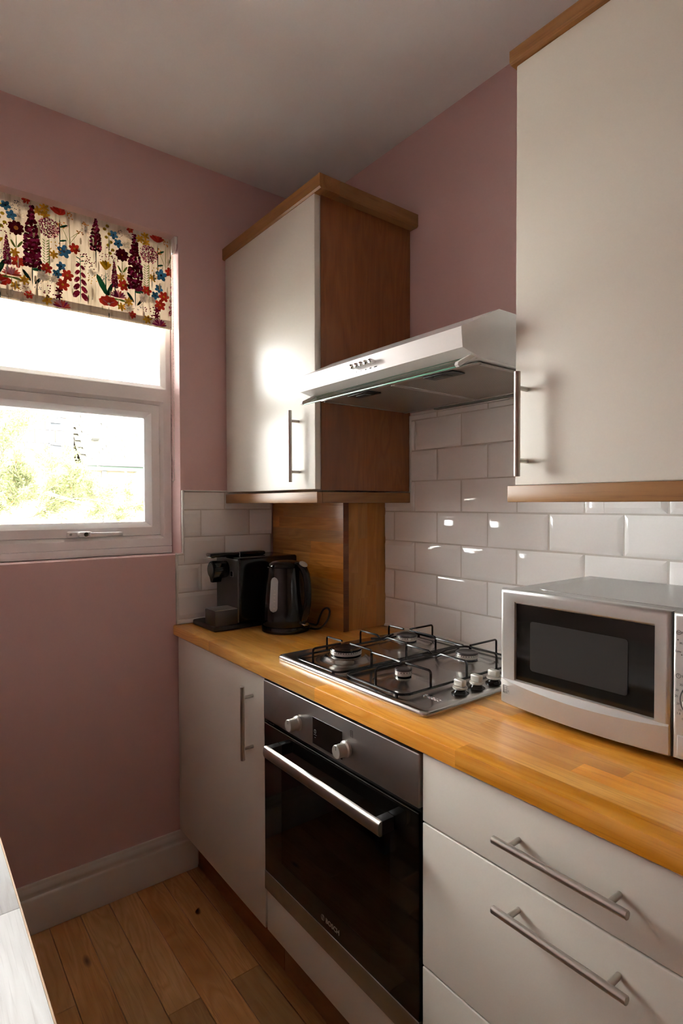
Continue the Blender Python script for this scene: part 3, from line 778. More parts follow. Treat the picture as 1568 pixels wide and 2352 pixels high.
obj('key_symbol', MB().tube([(.9885 + .0022 * math.cos(a * .785), yt, .8080 + .0022 * math.sin(a * .785)) for a in range(8)], .0005, 4, True).box(.9905, .9945, yt - .0002, yt + .0002, .8077, .8083), PRINTG, disp, smooth=False)
obj('plus_symbol', MB().box(.9840, .9965, yt - .0002, yt + .0002, .8000, .8005).box(.9880, .9930, yt - .0002, yt + .0002, .7921, .7927).box(.9902, .9908, yt - .0002, yt + .0002, .7898, .7950), PRINTG, disp, smooth=False)
obj('oven_symbol', MB().prism([(1.0290, .8395), (1.0296, .8395), (1.0296, .8540), (1.0290, .8540)], 1, YD - .0045, YD - .0041).box(1.0370, 1.0376, YD - .0045, YD - .0041, .8395, .8540).box(1.0296, 1.0370, YD - .0045, YD - .0041, .8395, .8400).box(1.0296, 1.0370, YD - .0045, YD - .0041, .8535, .8540).box(1.0329, 1.0337, YD - .0045, YD - .0041, .8440, .8515).box(1.0329, 1.0337, YD - .0045, YD - .0041, .8415, .8422), PRINT, ov, smooth=False)
obj('oven_light_symbol', MB().box(1.0230, 1.0240, YD - .0045, YD - .0041, .8290, .8296).box(1.0040, 1.0060, YD - .0045, YD - .0041, .8240, .8246), PRINT, ov, smooth=False)
yl = YD - .0022
text('maker_lettering', 'BOSCH', .0165, (.9300, yl - .0001, .3605), PRINTL, door, extrude=.0002, bold=.0004)
em = MB().tube([(.9190 + .0066 * math.cos(a * math.pi / 12), yl - .0002, .3660 + .0066 * math.sin(a * math.pi / 12)) for a in range(24)], .0006, 4, True)
em.tube([(.9190 + .0042 * math.cos(a * math.pi / 12), yl - .0002, .3660 + .0042 * math.sin(a * math.pi / 12)) for a in range(4, 9)], .0005, 4).tube([(.9190 + .0042 * math.cos(a * math.pi / 12), yl - .0002, .3660 + .0042 * math.sin(a * math.pi / 12)) for a in range(16, 21)], .0005, 4)
em.box(.9163, .9171, yl - .0004, yl - .0001, .3618, .3702).box(.9209, .9217, yl - .0004, yl - .0001, .3618, .3702).box(.9171, .9209, yl - .0004, yl - .0001, .3656, .3664)
obj('maker_emblem', em, PRINTL, door, smooth=False)
for z in (.6050, .5190):
    rk = MB().tube([(.7185, -.560, z), (1.1715, -.560, z)], .0030, 6).tube([(.7185, -.15, z), (1.1715, -.15, z)], .0022, 6)
    for i in range(27): rk.tube([(.728 + i * .0168, -.560, z + .003), (.728 + i * .0168, -.15, z + .003)], .0011, 5)
    obj('wire_rack', rk, pmat('rack_wire', (.80, .76, .68), .35, .8), ov)

# ================================================================== GAS HOB
hob = thing('gas_hob', 'stainless steel four burner gas hob set on the oak worktop', 'hob', (.91, -.29, ZW))
HX0, HX1, HY0, HY1 = .6200, 1.2010, -.5410, -.0330
z0 = ZW + .0006
def ringloft(levels, n=6):
    mb = MB(); vs = []; fs = []; k = None
    for ins, rr, z in levels:
        pts = rrect(HX0 + ins, HX1 - ins, HY0 + ins, HY1 - ins, rr, n); k = len(pts)
        vs += [(x, y, z) for x, y in pts]
    for i in range(len(levels) - 1):
        for j in range(k):
            l = (j + 1) % k; fs.append((i * k + j, i * k + l, (i + 1) * k + l, (i + 1) * k + j))
    fs += [tuple(range(k))[::-1], tuple(range((len(levels) - 1) * k, len(levels) * k))]
    return mb.add(vs, fs)
obj('top_plate', ringloft([(.001, .016, z0), (0, .017, z0 + .003), (.001, .017, z0 + .0075), (.004, .016, z0 + .0105), (.009, .014, z0 + .0118), (.022, .012, z0 + .0118), (.030, .012, z0 + .0102)]), HOBST, hob, angle=60)
ZP = z0 + .0103
BUR = [(.7780, -.4130, .043, 'large'), (.7690, -.1720, .031, 'medium'), (1.0190, -.4260, .0205, 'small'), (1.0130, -.1860, .030, 'medium')]
for x, y, r, nm in BUR:
    dm = .074 if nm != 'small' else .066
    b_ = obj('burner_well', MB().lathe([(dm + .010, ZP), (dm, ZP + .0012), (dm - .010, ZP + .0030), (r + .016, ZP + .0095), (r + .008, ZP + .0125), (r + .004, ZP + .0130), (0, ZP + .0130)], (x, y, 0), 2, 48), HOBST, hob, angle=60)
    zb = ZP + .0132
    obj('gas_gap', MB().lathe([(r * .94, zb), (r * .94, zb + .003), (0, zb + .003)], (x, y, 0), 2, 32), ENAMEL, b_)
    br_ = obj('burner_ring', MB().lathe([(r * .92, zb + .0030), (r, zb + .0045), (r, zb + .0130), (r * .97, zb + .0145), (0, zb + .0145)], (x, y, 0), 2, 48), ALU, b_)
    sl = MB(); ns = int(r * 900)
    for i in range(ns):
        a = 2 * math.pi * i / ns; ca_, sa_ = math.cos(a), math.sin(a); R = r + .0003
        w = .0008
        sl.add([(x + R * ca_ - w * sa_, y + R * sa_ + w * ca_, zb + .0105), (x + R * ca_ + w * sa_, y + R * sa_ - w * ca_, zb + .0105), (x + R * ca_ + w * sa_, y + R * sa_ - w * ca_, zb + .0135), (x + R * ca_ - w * sa_, y + R * sa_ + w * ca_, zb + .0135)], [(0, 1, 2, 3)])
    o = obj('flame_slots', sl, ENAMEL, br_, smooth=False); o['kind'] = 'stuff'
    obj('burner_cap', MB().lathe([(r * 1.0, zb + .0147), (r * 1.01, zb + .0165), (r * .97, zb + .0190), (r * .80, zb + .0200), (r * .70, zb + .0185), (0, zb + .0185)], (x, y, 0), 2, 48), DARKPL if nm != 'large' else ENAMEL, b_)
ZG = ZP + .0065; ZA = ZG + .0400
for s, (gx0, gx1, gy0, gy1) in enumerate(((.6890, .8870, -.5240, -.0600), (.9000, 1.1090, -.5150, -.0600))):
    g = MB(); rw = .0030
    g.tube([(x, y, ZG) for x, y in rrect(gx0, gx1, gy0, gy1, .022, 5)], rw, 8, True)
    gm = (gx0 + gx1) / 2
    bs = BUR[0:2] if s == 0 else BUR[2:4]
    def finger(p, d, L):
        q = Vector(p); d = Vector(d)
        pts = [q, q + Vector((0, 0, ZA - ZG - .007))]
        for a in (30, 60, 90):
            t = math.radians(a); pts.append(q + Vector((0, 0, ZA - ZG - .007)) + d * (.007 * (1 - math.cos(t))) + Vector((0, 0, .007 * math.sin(t))))
        pts.append(q + Vector((0, 0, ZA - ZG)) + d * L)
        g.tube([tuple(v) for v in pts], rw * .95, 8)
    bx, by = bs[0][0], bs[0][1]
    finger((bx, gy0, ZG), (0, 1, 0), by - gy0 - bs[0][2] * .45); finger((gx0, by, ZG), (1, 0, 0), bx - gx0 - bs[0][2] * .45); finger((gx1, by, ZG), (-1, 0, 0), gx1 - bx - bs[0][2] * .45)
    bx, by = bs[1][0], bs[1][1]
    finger((bx, gy1, ZG), (0, -1, 0), gy1 - by - bs[1][2] * .45); finger((gx0, by, ZG), (1, 0, 0), bx - gx0 - bs[1][2] * .45); finger((gx1, by, ZG), (-1, 0, 0), gx1 - bx - bs[1][2] * .45)
    ym = (bs[0][1] + bs[1][1]) / 2 + .005
    c = .007
    g.tube([(gx0, ym, ZG), (gx0, ym, ZA - c), (gx0 + .002, ym, ZA - .002), (gx0 + c, ym, ZA), (gm - .022, ym, ZA), (gm - .012, ym, ZA - .006), (gm - .006, ym, ZA - .0085), (gm + .006, ym, ZA - .0085), (gm + .012, ym, ZA - .006), (gm + .022, ym, ZA), (gx1 - c, ym, ZA), (gx1 - .002, ym, ZA - .002), (gx1, ym, ZA - c), (gx1, ym, ZG)], rw * .95, 8)
    for dy in (-.042, .042): g.tube([(gm, ym + dy, ZA), (gm, ym + dy * .2, ZA - .0055), (gm, ym, ZA - .0050)], rw * .95, 8)
    for fx, fy in ((gx0 + .02, gy0), (gx1 - .02, gy0), (gx0 + .02, gy1), (gx1 - .02, gy1)): g.tube([(fx, fy, ZG - .001), (fx, fy, ZP + .0002)], .004, 8)
    obj('pan_support', g, ENAMEL, hob)
for y in (-.3870, -.3290, -.2660, -.2050):
    kx = 1.1620
    kb = obj('knob', MB().lathe([(.0195, ZP + .0002), (.0195, ZP + .002), (.0150, ZP + .005), (.0125, ZP + .0085), (.0135, ZP + .012), (0, ZP + .012)], (kx, y, 0), 2, 28), BLACKPL, hob)
    obj('knob_skirt', MB().lathe([(.0165, ZP + .0122), (.0172, ZP + .0140), (.0165, ZP + .0165), (0, ZP + .0165)], (kx, y, 0), 2, 28), SATIN, kb)
    obj('knob_grip', MB().bbox(kx - .0135, kx + .0135, y - .0075, y + .0075, ZP + .0160, ZP + .0325, .0035, 3), SATIN, kb)
text('maker_lettering', 'BOSCH', .0135, (1.1330, -.4620, ZP + .0003), CHROME, hob, FLAT, .0005, rot=-.02)
obj('maker_emblem', MB().tube([(1.1240 + .0058 * math.cos(a * math.pi / 8), -.4575 + .0058 * math.sin(a * math.pi / 8), ZP + .0006) for a in range(16)], .0007, 5, True).box(1.1205, 1.1212, -.4610, -.4540, ZP, ZP + .0010).box(1.1268, 1.1275, -.4610, -.4540, ZP, ZP + .0010).box(1.1212, 1.1268, -.4579, -.4571, ZP, ZP + .0010), CHROME, hob)

# ================================================================== COOKER HOOD
hood = thing('cooker_hood', 'slim white cooker hood with push buttons above the hob', 'hood', (.91, -.2, 1.66))
CX0, CX1 = .6062, 1.2186
prof = [(-.4517, 1.7263), (-.4474, 1.6835), (-.3830, 1.6700), (.0090, 1.6660), (.0090, 1.7885), (-.3255, 1.7870)]
# shell: front, top, back bottom, and end cheeks in the same enamel
obj('body', MB().prism(prof, 0, CX0 + .0012, CX1 - .0012), HOODW, hood, angle=15)
for x in (CX0, CX1 - .0010): obj('end_cheek', MB().prism(prof, 0, x, x + .0010), HOODW, hood, angle=15)
FILM, nt, out = newmat('grease_filter_mesh')
b_ = nt.nodes.new('ShaderNodeBsdfPrincipled'); nt.links.new(b_.outputs[0], out.inputs[0])
v = objco(nt, (1, 1, 1), False)
sp = nt.nodes.new('ShaderNodeSeparateXYZ'); nt.links.new(v, sp.inputs[0])
w1 = mth(nt, 'SINE', mth(nt, 'MULTIPLY', mth(nt, 'ADD', sp.outputs[0], mth(nt, 'MULTIPLY', sp.outputs[1], .5)), 1250.))
w2 = mth(nt, 'SINE', mth(nt, 'MULTIPLY', mth(nt, 'SUBTRACT', sp.outputs[0], mth(nt, 'MULTIPLY', sp.outputs[1], .5)), 1250.))
hole = mapr(nt, mth(nt, 'MULTIPLY', w1, w2), -.1, .35)
grime = noise(nt, objco(nt, (3, 3, 3), False), 3.0, 4)
nt.links.new(mixc(nt, hole, mixc(nt, grime, (.34, .30, .26), (.50, .44, .38)), (.055, .035, .022)), b_.inputs['Base Color'])
setin(b_, 'Roughness', .4); setin(b_, 'Metallic', .5)
FILR = pmat('filter_rim', (.42, .39, .36), .4, .6)
for a, c in ((.6180, .9205), (.9225, 1.2060)):
    fr = obj('filter_frame', MB().box(a, c, -.381, -.370, 1.6625, 1.6655).box(a, c, -.040, -.029, 1.6595, 1.6625).box(a, a + .007, -.370, -.040, 1.6605, 1.6640).box(c - .007, c, -.370, -.040, 1.6605, 1.6640), FILR, hood, smooth=False)
    obj('filter_mesh', MB().add([(a + .007, -.370, 1.6632), (c - .007, -.370, 1.6632), (c - .007, -.040, 1.6612), (a + .007, -.040, 1.6612), (a + .007, -.370, 1.6640), (c - .007, -.370, 1.6640), (c - .007, -.040, 1.6620), (a + .007, -.040, 1.6620)], [(0, 1, 2, 3), (7, 6, 5, 4), (0, 4, 5, 1), (1, 5, 6, 2), (2, 6, 7, 3), (3, 7, 4, 0)]), FILM, fr, smooth=False)
    mx = (a + c) / 2 + .018
    ct = obj('catch', MB().bbox(mx - .047, mx + .047, -.377, -.333, 1.6585, 1.6622, .0015), BLACKMT, fr)
    obj('catch_pull', MB().bbox(mx - .020, mx + .020, -.367, -.345, 1.6565, 1.6583, .0008), pmat('pull_grey', (.05, .05, .05), .4), ct)
obj('lamp_cover', MB().bbox(.74, 1.19, -.024, -.006, 1.6565, 1.6652, .001), pmat('lamp_diffuser', (.16, .18, .16), .2), hood)
vis = obj('visor', MB().add([(x, y, z) for x in (CX0 + .018, CX1 - .018) for y, z in ((-.4045, 1.6745), (-.4475, 1.6475), (-.4445, 1.6445), (-.4015, 1.6715))], [(0, 1, 2, 3), (7, 6, 5, 4), (0, 4, 5, 1), (1, 5, 6, 2), (2, 6, 7, 3), (3, 7, 4, 0)]), VISOR, hood, smooth=False)
obj('visor_edge', MB().tube([(CX0 + .019, -.4465, 1.6455), (CX1 - .019, -.4465, 1.6455)], .0019, 6), VISEDGE, vis)
obj('visor_edge', MB().tube([(CX0 + .019, -.4030, 1.6733), (CX1 - .019, -.4030, 1.6733)], .0010, 6), VISEDGE, vis)
for x in (CX0 + .0085, CX1 - .0175):
    obj('visor_arm', MB().add([(xx, y, z) for xx in (x, x + .009) for y, z in ((-.3985, 1.6725), (-.4025, 1.6795), (-.4500, 1.6545), (-.4525, 1.6480), (-.4475, 1.6440))], [(0, 1, 2, 3, 4), (9, 8, 7, 6, 5), (0, 5, 6, 1), (1, 6, 7, 2), (2, 7, 8, 3), (3, 8, 9, 4), (4, 9, 5, 0)]), WHITEP, hood, smooth=False)
obj('screw', MB().lathe([(0, 1.6706), (.0035, 1.6706), (.0035, 1.6718), (0, 1.6718)], (CX1 - .012, -.386, 0), 2, 12), STEEL, hood)
for i in range(5):
    bx = .8700 + i * .0185; bz = 1.7060
    bt = obj('push_button', MB().lathe([(.0040, -.4490), (.0040, -.4560), (.0058, -.4570), (.0062, -.4600), (.0055, -.4630), (.0060, -.4660), (.0050, -.4695), (0, -.4700)], (bx, 0, bz), 1, 20), CHROME, hood)
    sy = MB(); yq = -.4488
    if i < 2: sy.lathe([(0, yq - .0004), (.0014, yq - .0004), (.0014, yq)], (bx, 0, bz - .0115), 1, 8)
    else:
        for j in range(i - 1): sy.box(bx - .0012 + (j - (i - 2) / 2) * .0034, bx + .0012 + (j - (i - 2) / 2) * .0034, yq - .0009, yq + .0006, bz - .0128, bz - .0106)
    obj('button_mark', sy, PRINTG if i < 2 else PRINT, bt, smooth=False)

# ================================================================== MICROWAVE
def loopsloft(loops, cap0=False, cap1=False):
    """loops: (x0, x1, z0, z1, y) rectangles facing the room, lofted in order"""
    mb = MB(); vs = []; fs = []
    for x0, x1, z0, z1, y in loops: vs += [(x0, y, z0), (x1, y, z0), (x1, y, z1), (x0, y, z1)]
    for i in range(len(loops) - 1):
        for k in range(4):
            l = (k + 1) % 4; fs.append((i * 4 + k, i * 4 + l, i * 4 + 4 + l, i * 4 + 4 + k))
    if cap0: fs.append((0, 1, 2, 3))
    if cap1: n = (len(loops) - 1) * 4; fs.append((n, n + 1, n + 2, n + 3))
    return mb.add(vs, fs)
mw = thing('microwave', 'silver microwave oven with black door window on the worktop', 'microwave', (1.48, -.19, ZW))
MX0, MXS, MX1 = 1.2605, 1.6010, 1.6990
MZ0, MZ1, MYF = .9330, 1.1765, -.3740
obj('casing', MB().bbox(MX0 + .003, MX1 - .003, MYF + .0205, -.020, MZ0 - .003, MZ1 - .002, .003), SILVERD, mw)
obj('top_panel', MB().prism(rrect(MX0 + .045, MX1 - .045, MYF + .055, -.045, .03, 6), 2, MZ1 - .0022, MZ1 - .0008), SILVERD, mw)
def inset(d, y): return (MX0 + d, MXS - d, MZ0 + d, MZ1 - d, y)
md = obj('door', loopsloft([(MX0, MXS, MZ0, MZ1, MYF + .020), inset(0, MYF + .007), inset(.0018, MYF + .0025), inset(.0055, MYF + .0003), inset(.0085, MYF),
                            (1.2960, 1.5755, .9880, 1.1525, MYF), (1.2975, 1.5740, .9893, 1.1480, MYF + .0045), (1.2975, 1.5740, .9893, 1.1480, MYF + .006)], True), SILVER, mw, angle=50)
wn = obj('door_window', MB().box(1.2973, 1.5742, MYF + .0050, MYF + .0066, .9891, 1.1482), MWGL, md, smooth=False)
MESH, nt, out = newmat('microwave_screen')
b_ = nt.nodes.new('ShaderNodeBsdfPrincipled'); nt.links.new(b_.outputs[0], out.inputs[0])
v = objco(nt, (1, 1, 1), False); sp = nt.nodes.new('ShaderNodeSeparateXYZ'); nt.links.new(v, sp.inputs[0])
w1 = mth(nt, 'MULTIPLY', mth(nt, 'SINE', mth(nt, 'MULTIPLY', sp.outputs[0], 2600.)), mth(nt, 'SINE', mth(nt, 'MULTIPLY', sp.outputs[2], 2600.)))
nt.links.new(mixc(nt, mapr(nt, w1, -.4, .5), (.050, .048, .045), (.022, .021, .020)), b_.inputs['Base Color']); setin(b_, 'Roughness', .2); setin(b_, 'Specular IOR Level', .2)
obj('window_screen', MB().prism(rrect(1.3310, 1.5285, 1.0150, 1.1160, .006, 4), 1, MYF + .0040, MYF + .0049), MESH, wn)
lip = MB(); n = 24; vs = []; fs = []
for i in range(n + 1):
    t = i / n; x = MX0 + .004 + (MXS - MX0 - .006) * t; s = math.sin(math.pi * min(1, t * .97)) ** .8
    zf = .9865 - .0005 - .0125 * s; yf = MYF - .0008 - .0075 * s
    vs += [(x, MYF + .0005, .9870), (x, yf, zf), (x, yf + .0008, MZ0 + .004 - .005 * s), (x, MYF + .004, MZ0 + .0005 - .006 * s), (x, MYF + .012, MZ0 + .003)]
for i in range(n):
    for k in range(4): fs.append((i * 5 + k, i * 5 + 5 + k, i * 5 + 6 + k, i * 5 + 1 + k))
obj('door_lip', lip.add(vs, fs), SILVER, md, angle=25)
sy = MB(); yq = MYF - .0025
for a, b2, c, d_ in ((1.2700, 1.2860, .9560, .9563), (1.2700, 1.2860, .9720, .9723), (1.2700, 1.2703, .9560, .9720), (1.2857, 1.2860, .9560, .9720), (1.2795, 1.2798, .9560, .9720), (1.2798, 1.2857, .9672, .9675), (1.2822, 1.2838, .9590, .9640)): sy.box(a, b2, yq, yq + .0012, c, d_)
for k in range(3): sy.tube([(1.2710 + .0016 * i, yq + .0005, .9590 + k * .0045 + .0009 * math.sin(i * 2.1)) for i in range(6)], .0003, 4)
obj('microwave_symbol', sy, PRINTG, md, smooth=False)
def inset2(d, y): return (MXS + .0022 + d, MX1 - d, MZ0 + d, MZ1 - d, y)
cp = obj('control_panel', loopsloft([inset2(0, MYF + .020), inset2(0, MYF + .007), inset2(.0018, MYF + .0025), inset2(.005, MYF + .0003), inset2(.008, MYF)], True, True), SILVER, mw, angle=50)
obj('panel_gap', MB().box(MXS + .0001, MXS + .0021, MYF + .004, MYF + .019, MZ0 + .001, MZ1 - .001), PRINT, mw, smooth=False)
DXC = 1.6480
for zc in (1.1070, 1.0350):
    dl = obj('dial', MB().lathe([(.0265, MYF - .0002), (.0265, MYF - .003), (.0245, MYF - .005), (.0225, MYF - .006), (.0215, MYF - .018), (.0200, MYF - .0195), (0, MYF - .0195)], (DXC, 0, zc), 1, 36), CHROME, cp)
    obj('dial_grip', MB().bbox(DXC - .0035, DXC + .0035, MYF - .0255, MYF - .0196, zc - .0185, zc + .0185, .0015), SILVER, dl)
obj('dial_scale', MB().tube([(DXC + .0318 * math.cos(math.radians(a)), MYF - .0003, 1.0350 + .0318 * math.sin(math.radians(a))) for a in range(60, 245, 8)], .0008, 4), PRINT, cp)
for s_, sz, x, z in (('POWER', .0052, 1.6175, 1.1425), ('M.LOW', .0045, 1.6145, 1.1255), ('Low', .0052, 1.6080, 1.1115), ('TIMER', .0052, 1.6175, 1.0708), ('35', .0050, 1.6150, 1.0570), ('30', .0050, 1.6088, 1.0470), ('25', .0050, 1.6078, 1.0370), ('20', .0050, 1.6105, 1.0250), ('15', .0050, 1.6135, 1.0150), ('1.0', .0050, 1.6110, 1.0090), ('OFF', .0050, 1.6190, 1.0015)):
    text('panel_lettering', s_, sz, (x, MYF - .0001, z), PRINT, cp, extrude=.0002)
ic = MB()
for zc in (1.1442, 1.0725):
    ic.tube([(1.6130 + .0036 * math.cos(a * .524), MYF - .0002, zc + .0036 * math.sin(a * .524)) for a in range(12)], .00035, 4, True)
ic.tube([(1.6110, MYF - .0002, 1.1442), (1.6120, MYF - .0002, 1.1455), (1.6132, MYF - .0002, 1.1430), (1.6142, MYF - .0002, 1.1452), (1.6150, MYF - .0002, 1.1440)], .00035, 4).tube([(1.6130, MYF - .0002, 1.0750), (1.6130, MYF - .0002, 1.0725), (1.6148, MYF - .0002, 1.0720)], .00035, 4)
ic.lathe([(0, MYF - .0003), (.0011, MYF - .0003), (.0011, MYF)], (1.6120, 0, 1.1320), 1, 8).lathe([(0, MYF - .0003), (.0010, MYF - .0003), (.0010, MYF)], (1.6180, 0, 1.1080), 1, 8).lathe([(0, MYF - .0003), (.0010, MYF - .0003), (.0010, MYF)], (1.6215, 0, 1.0115), 1, 8)
obj('panel_symbols', ic, PRINT, cp, smooth=False)
obj('door_button', MB().bbox(MXS + .0115, MX1 - .010, MYF - .0022, MYF + .001, MZ0 + .0075, MZ0 + .0420, .0022, 3), SILVER, cp)
for x in (MX0 + .05, MX1 - .05):
    for y in (-.32, -.06): obj('foot', MB().lathe([(.011, ZW + .0003), (.012, ZW + .003), (.012, MZ0 - .0028), (0, MZ0 - .0028)], (x, y, 0), 2, 16), BLACKMT, mw)

# ================================================================== KETTLE
KX, KY = .3240, -.3240
kt = thing('kettle', 'glossy black cordless kettle with grey water gauge on the worktop', 'kettle', (KX, KY, ZW))
obj('power_base', MB().lathe([(.0780, ZW + .0004), (.0830, ZW + .003), (.0835, ZW + .012), (.0815, ZW + .020), (.0780, ZW + .022), (0, ZW + .022)], (KX, KY, 0), 2, 56), BLACKPL, kt)
KP = [(.0780, .0222), (.0800, .026), (.0798, .045), (.0782, .085), (.0755, .125), (.0718, .165), (.0682, .198), (.0655, .216), (.0640, .2220)]
kb = obj('jug', MB().lathe([(r, ZW + h) for r, h in KP] + [(.060, ZW + .2235), (0, ZW + .2235)], (KX, KY, 0), 2, 64), BLACKPL, kt, angle=50)
obj('lid', MB().lathe([(.0605, ZW + .2237), (.0600, ZW + .2270), (.0560, ZW + .2340), (.0440, ZW + .2400), (.0250, ZW + .2435), (0, ZW + .2445)], (KX, KY, 0), 2, 48), BLACKPL, kt, angle=60)
def krad(z):
    h = z - ZW
    for (r0, h0), (r1, h1) in zip(KP[:-1], KP[1:]):
        if h0 <= h <= h1: return r0 + (r1 - r0) * (h - h0) / (h1 - h0)
    return KP[-1][0]
# spout lip on the far side
sp_ = MB(); vs = []
for z, o_, w in ((ZW + .150, .0, .001), (ZW + .185, .007, .022), (ZW + .205, .016, .030), (ZW + .221, .026, .034)):
    r = krad(z) - .004
    vs += [(KX - r * .90, KY - w, z), (KX - r - o_, KY, z), (KX - r * .90, KY + w, z)]
sp_.add(vs, [(i * 3 + k, i * 3 + 1 + k, i * 3 + 4 + k, i * 3 + 3 + k) for i in range(3) for k in range(2)] + [(9, 10, 11)])
obj('spout', sp_, BLACKPL, kt, angle=60)
hd = Vector((.965, .26, 0)).normalized()
hp = []
for r, h in ((.050, .2300), (.068, .2290), (.083, .2210), (.0945, .2000), (.1010, .1700), (.1030, .1350), (.1000, .1000), (.0930, .0720), (.0840, .0520), (.0760, .0420)):
    hp.append((KX + hd.x * r, KY + hd.y * r, ZW + h))
hn = obj('handle', MB().tube(hp, [.012, .0135, .0140, .0135, .0125, .0120, .0125, .0130, .0125, .0105], 14), BLACKPL, kt, angle=70)
bp_ = Vector((KX, KY, 0)) + hd * .0815
obj('lid_button', MB().lathe([(0, .0), (.0150, .0005), (.0150, .0040), (.0110, .0070), (0, .0082)], (0, 0, 0), 2, 24), SILVER, hn)
lb = bpy.data.objects['lid_button']; lb.data.transform(Matrix.Translation(Vector((bp_.x, bp_.y, ZW + .2335))) @ Matrix.Rotation(.55, 4, Vector((-hd.y, hd.x, 0))))
obj('switch', MB().bbox(-.006, .018, -.013, .013, -.004, .004, .0035, 3), CHROME, hn)
swo = bpy.data.objects['switch']; sp2 = Vector((KX, KY, 0)) + hd * .0790
swo.data.transform(Matrix.Translation(Vector((sp2.x, sp2.y, ZW + .0330))) @ Matrix.Rotation(math.atan2(hd.y, hd.x), 4, 'Z') @ Matrix.Rotation(.15, 4, 'Y'))
ga = math.atan2(-.90, .44); g = MB(); vs = []; fs = []
za, zb_, nn, mm = ZW + .075, ZW + .193, 28, 10
for i in range(nn + 1):
    z = za + (zb_ - za) * i / nn; R = .0165; e = min(z - za, zb_ - z)
    hw = math.sqrt(max(0, R * R - max(0, R - e) ** 2)) if e < R else R
    hw *= .86 + .14 * (1 - (z - za) / (zb_ - za)) 
    for j in range(mm + 1):
        r = krad(z) + .0009; a = ga + (hw / r) * (-1 + 2 * j / mm)
        vs.append((KX + r * math.cos(a), KY + r * math.sin(a), z))
for i in range(nn):
    for j in range(mm): fs.append((i * (mm + 1) + j, i * (mm + 1) + j + 1, (i + 1) * (mm + 1) + j + 1, (i + 1) * (mm + 1) + j))
gg = obj('water_gauge', g.add(vs, fs), GAUGE, kb, angle=80)
gm_ = MB()
for i, z in enumerate((ZW + .088, ZW + .100, ZW + .112, ZW + .124, ZW + .136, ZW + .148)):
    r = krad(z) + .0013; L = .0042 if i % 2 == 0 else .0022
    gm_.add([(KX + r * math.cos(ga + s * L / r + .05), KY + r * math.sin(ga + s * L / r + .05), z + q) for s, q in ((-1, -.0005), (1, -.0005), (1, .0005), (-1, .0005))], [(0, 1, 2, 3)])
obj('gauge_marks', gm_, pmat('gauge_print', (.55, .53, .48), .5), gg, smooth=False)
cb = [(KX + .060, KY + .062, ZW + .008), (KX + .090, KY + .070, ZW + .010), (KX + .118, KY + .072, ZW + .022), (KX + .138, KY + .080, ZW + .048), (KX + .136, KY + .090, ZW + .074), (KX + .112, KY + .098, ZW + .082), (KX + .080, KY + .103, ZW + .070), (KX + .052, KY + .108, ZW + .040), (KX + .030, KY + .112, ZW + .010), (KX + .000, KY + .114, ZW + .005), (KX - .05, KY + .115, ZW + .005)]
def smoothpath(p, k=4):
    p = [Vector(q) for q in p]; out = []
    for i in range(len(p) - 1):
        a, b2, c, d_ = p[max(i - 1, 0)], p[i], p[i + 1], p[min(i + 2, len(p) - 1)]
        for j in range(k):
            t = j / k; out.append(.5 * ((2 * b2) + (-a + c) * t + (2 * a - 5 * b2 + 4 * c - d_) * t * t + (-a + 3 * b2 - 3 * c + d_) * t ** 3))
    out.append(p[-1]); return [tuple(q) for q in out]
obj('power_cord', MB().tube(smoothpath(cb), .0036, 8), RUBBER, kt)

# ================================================================== CAPSULE COFFEE MACHINE
cm = thing('coffee_machine', 'black and graphite capsule coffee machine beside the kettle', 'coffee machine', (.12, -.37, ZW))
obj('base_tray', MB().bbox(.0290, .2110, -.5400, -.2000, ZW + .0004, ZW + .0190, .006, 3), BLACKMT, cm)
obj('casing', MB().bbox(.0385, .2110, -.4455, -.2000, ZW + .0190, 1.1655, .009, 4), BLACKPL, cm)
obj('front_plate', MB().bbox(.0385, .2075, -.4490, -.4380, ZW + .0210, 1.1600, .006, 4), DARKPL, cm)
obj('plate_seam', MB().box(.0395, .2065, -.4493, -.4486, 1.0730, 1.0738), PRINT, cm, smooth=False)
cs = obj('cup_stand', MB().bbox(.1290, .2100, -.5360, -.4495, ZW + .0192, .9880, .0025), DARKPL, cm)
obj('drip_grid', MB().bbox(.1295, .2095, -.5355, -.4500, .9882, .9905, .001), pmat('drip_steel', (.42, .41, .40), .35, .8), cs)
obj('spout_head', MB().lathe([(.0300, -.4492), (.0320, -.4600), (.0320, -.5020), (.0300, -.5065), (.0255, -.5075), (0, -.5085)], (.1180, 0, 1.1210), 1, 40), BLACKPL, cm, angle=40)
obj('spout_cap', MB().lathe([(.0245, -.5086), (.0240, -.5105), (0, -.5112)], (.1180, 0, 1.1210), 1, 36), DARKPL, cm)
obj('spout_nozzle', MB().prism([(.0995, 1.0985), (.1365, 1.0985), (.1245, 1.0765), (.1115, 1.0765)], 1, -.5055, -.4720), BLACKPL, cm, smooth=False)
obj('power_button', MB().bbox(.1560, .1740, -.4508, -.4492, 1.0980, 1.1160, .0006), BLACKPL, cm)
obj('button_rim', MB().tube([(.1555, -.4500, 1.0975), (.1745, -.4500, 1.0975), (.1745, -.4500, 1.1165), (.1555, -.4500, 1.1165)], .0006, 4, True), STEEL, cm)
lv = obj('lever', MB().bbox(.0960, .1410, -.5180, -.2950, 1.1657, 1.1805, .0070, 4), BLACKPL, cm)
obj('lever_tip', MB().bbox(.1000, .1365, -.5240, -.5000, 1.1640, 1.1700, .0028, 3), CHROME, lv)
obj('lever_ring', MB().box(.0955, .1415, -.4060, -.4035, 1.1660, 1.1811), STEEL, lv, smooth=False)

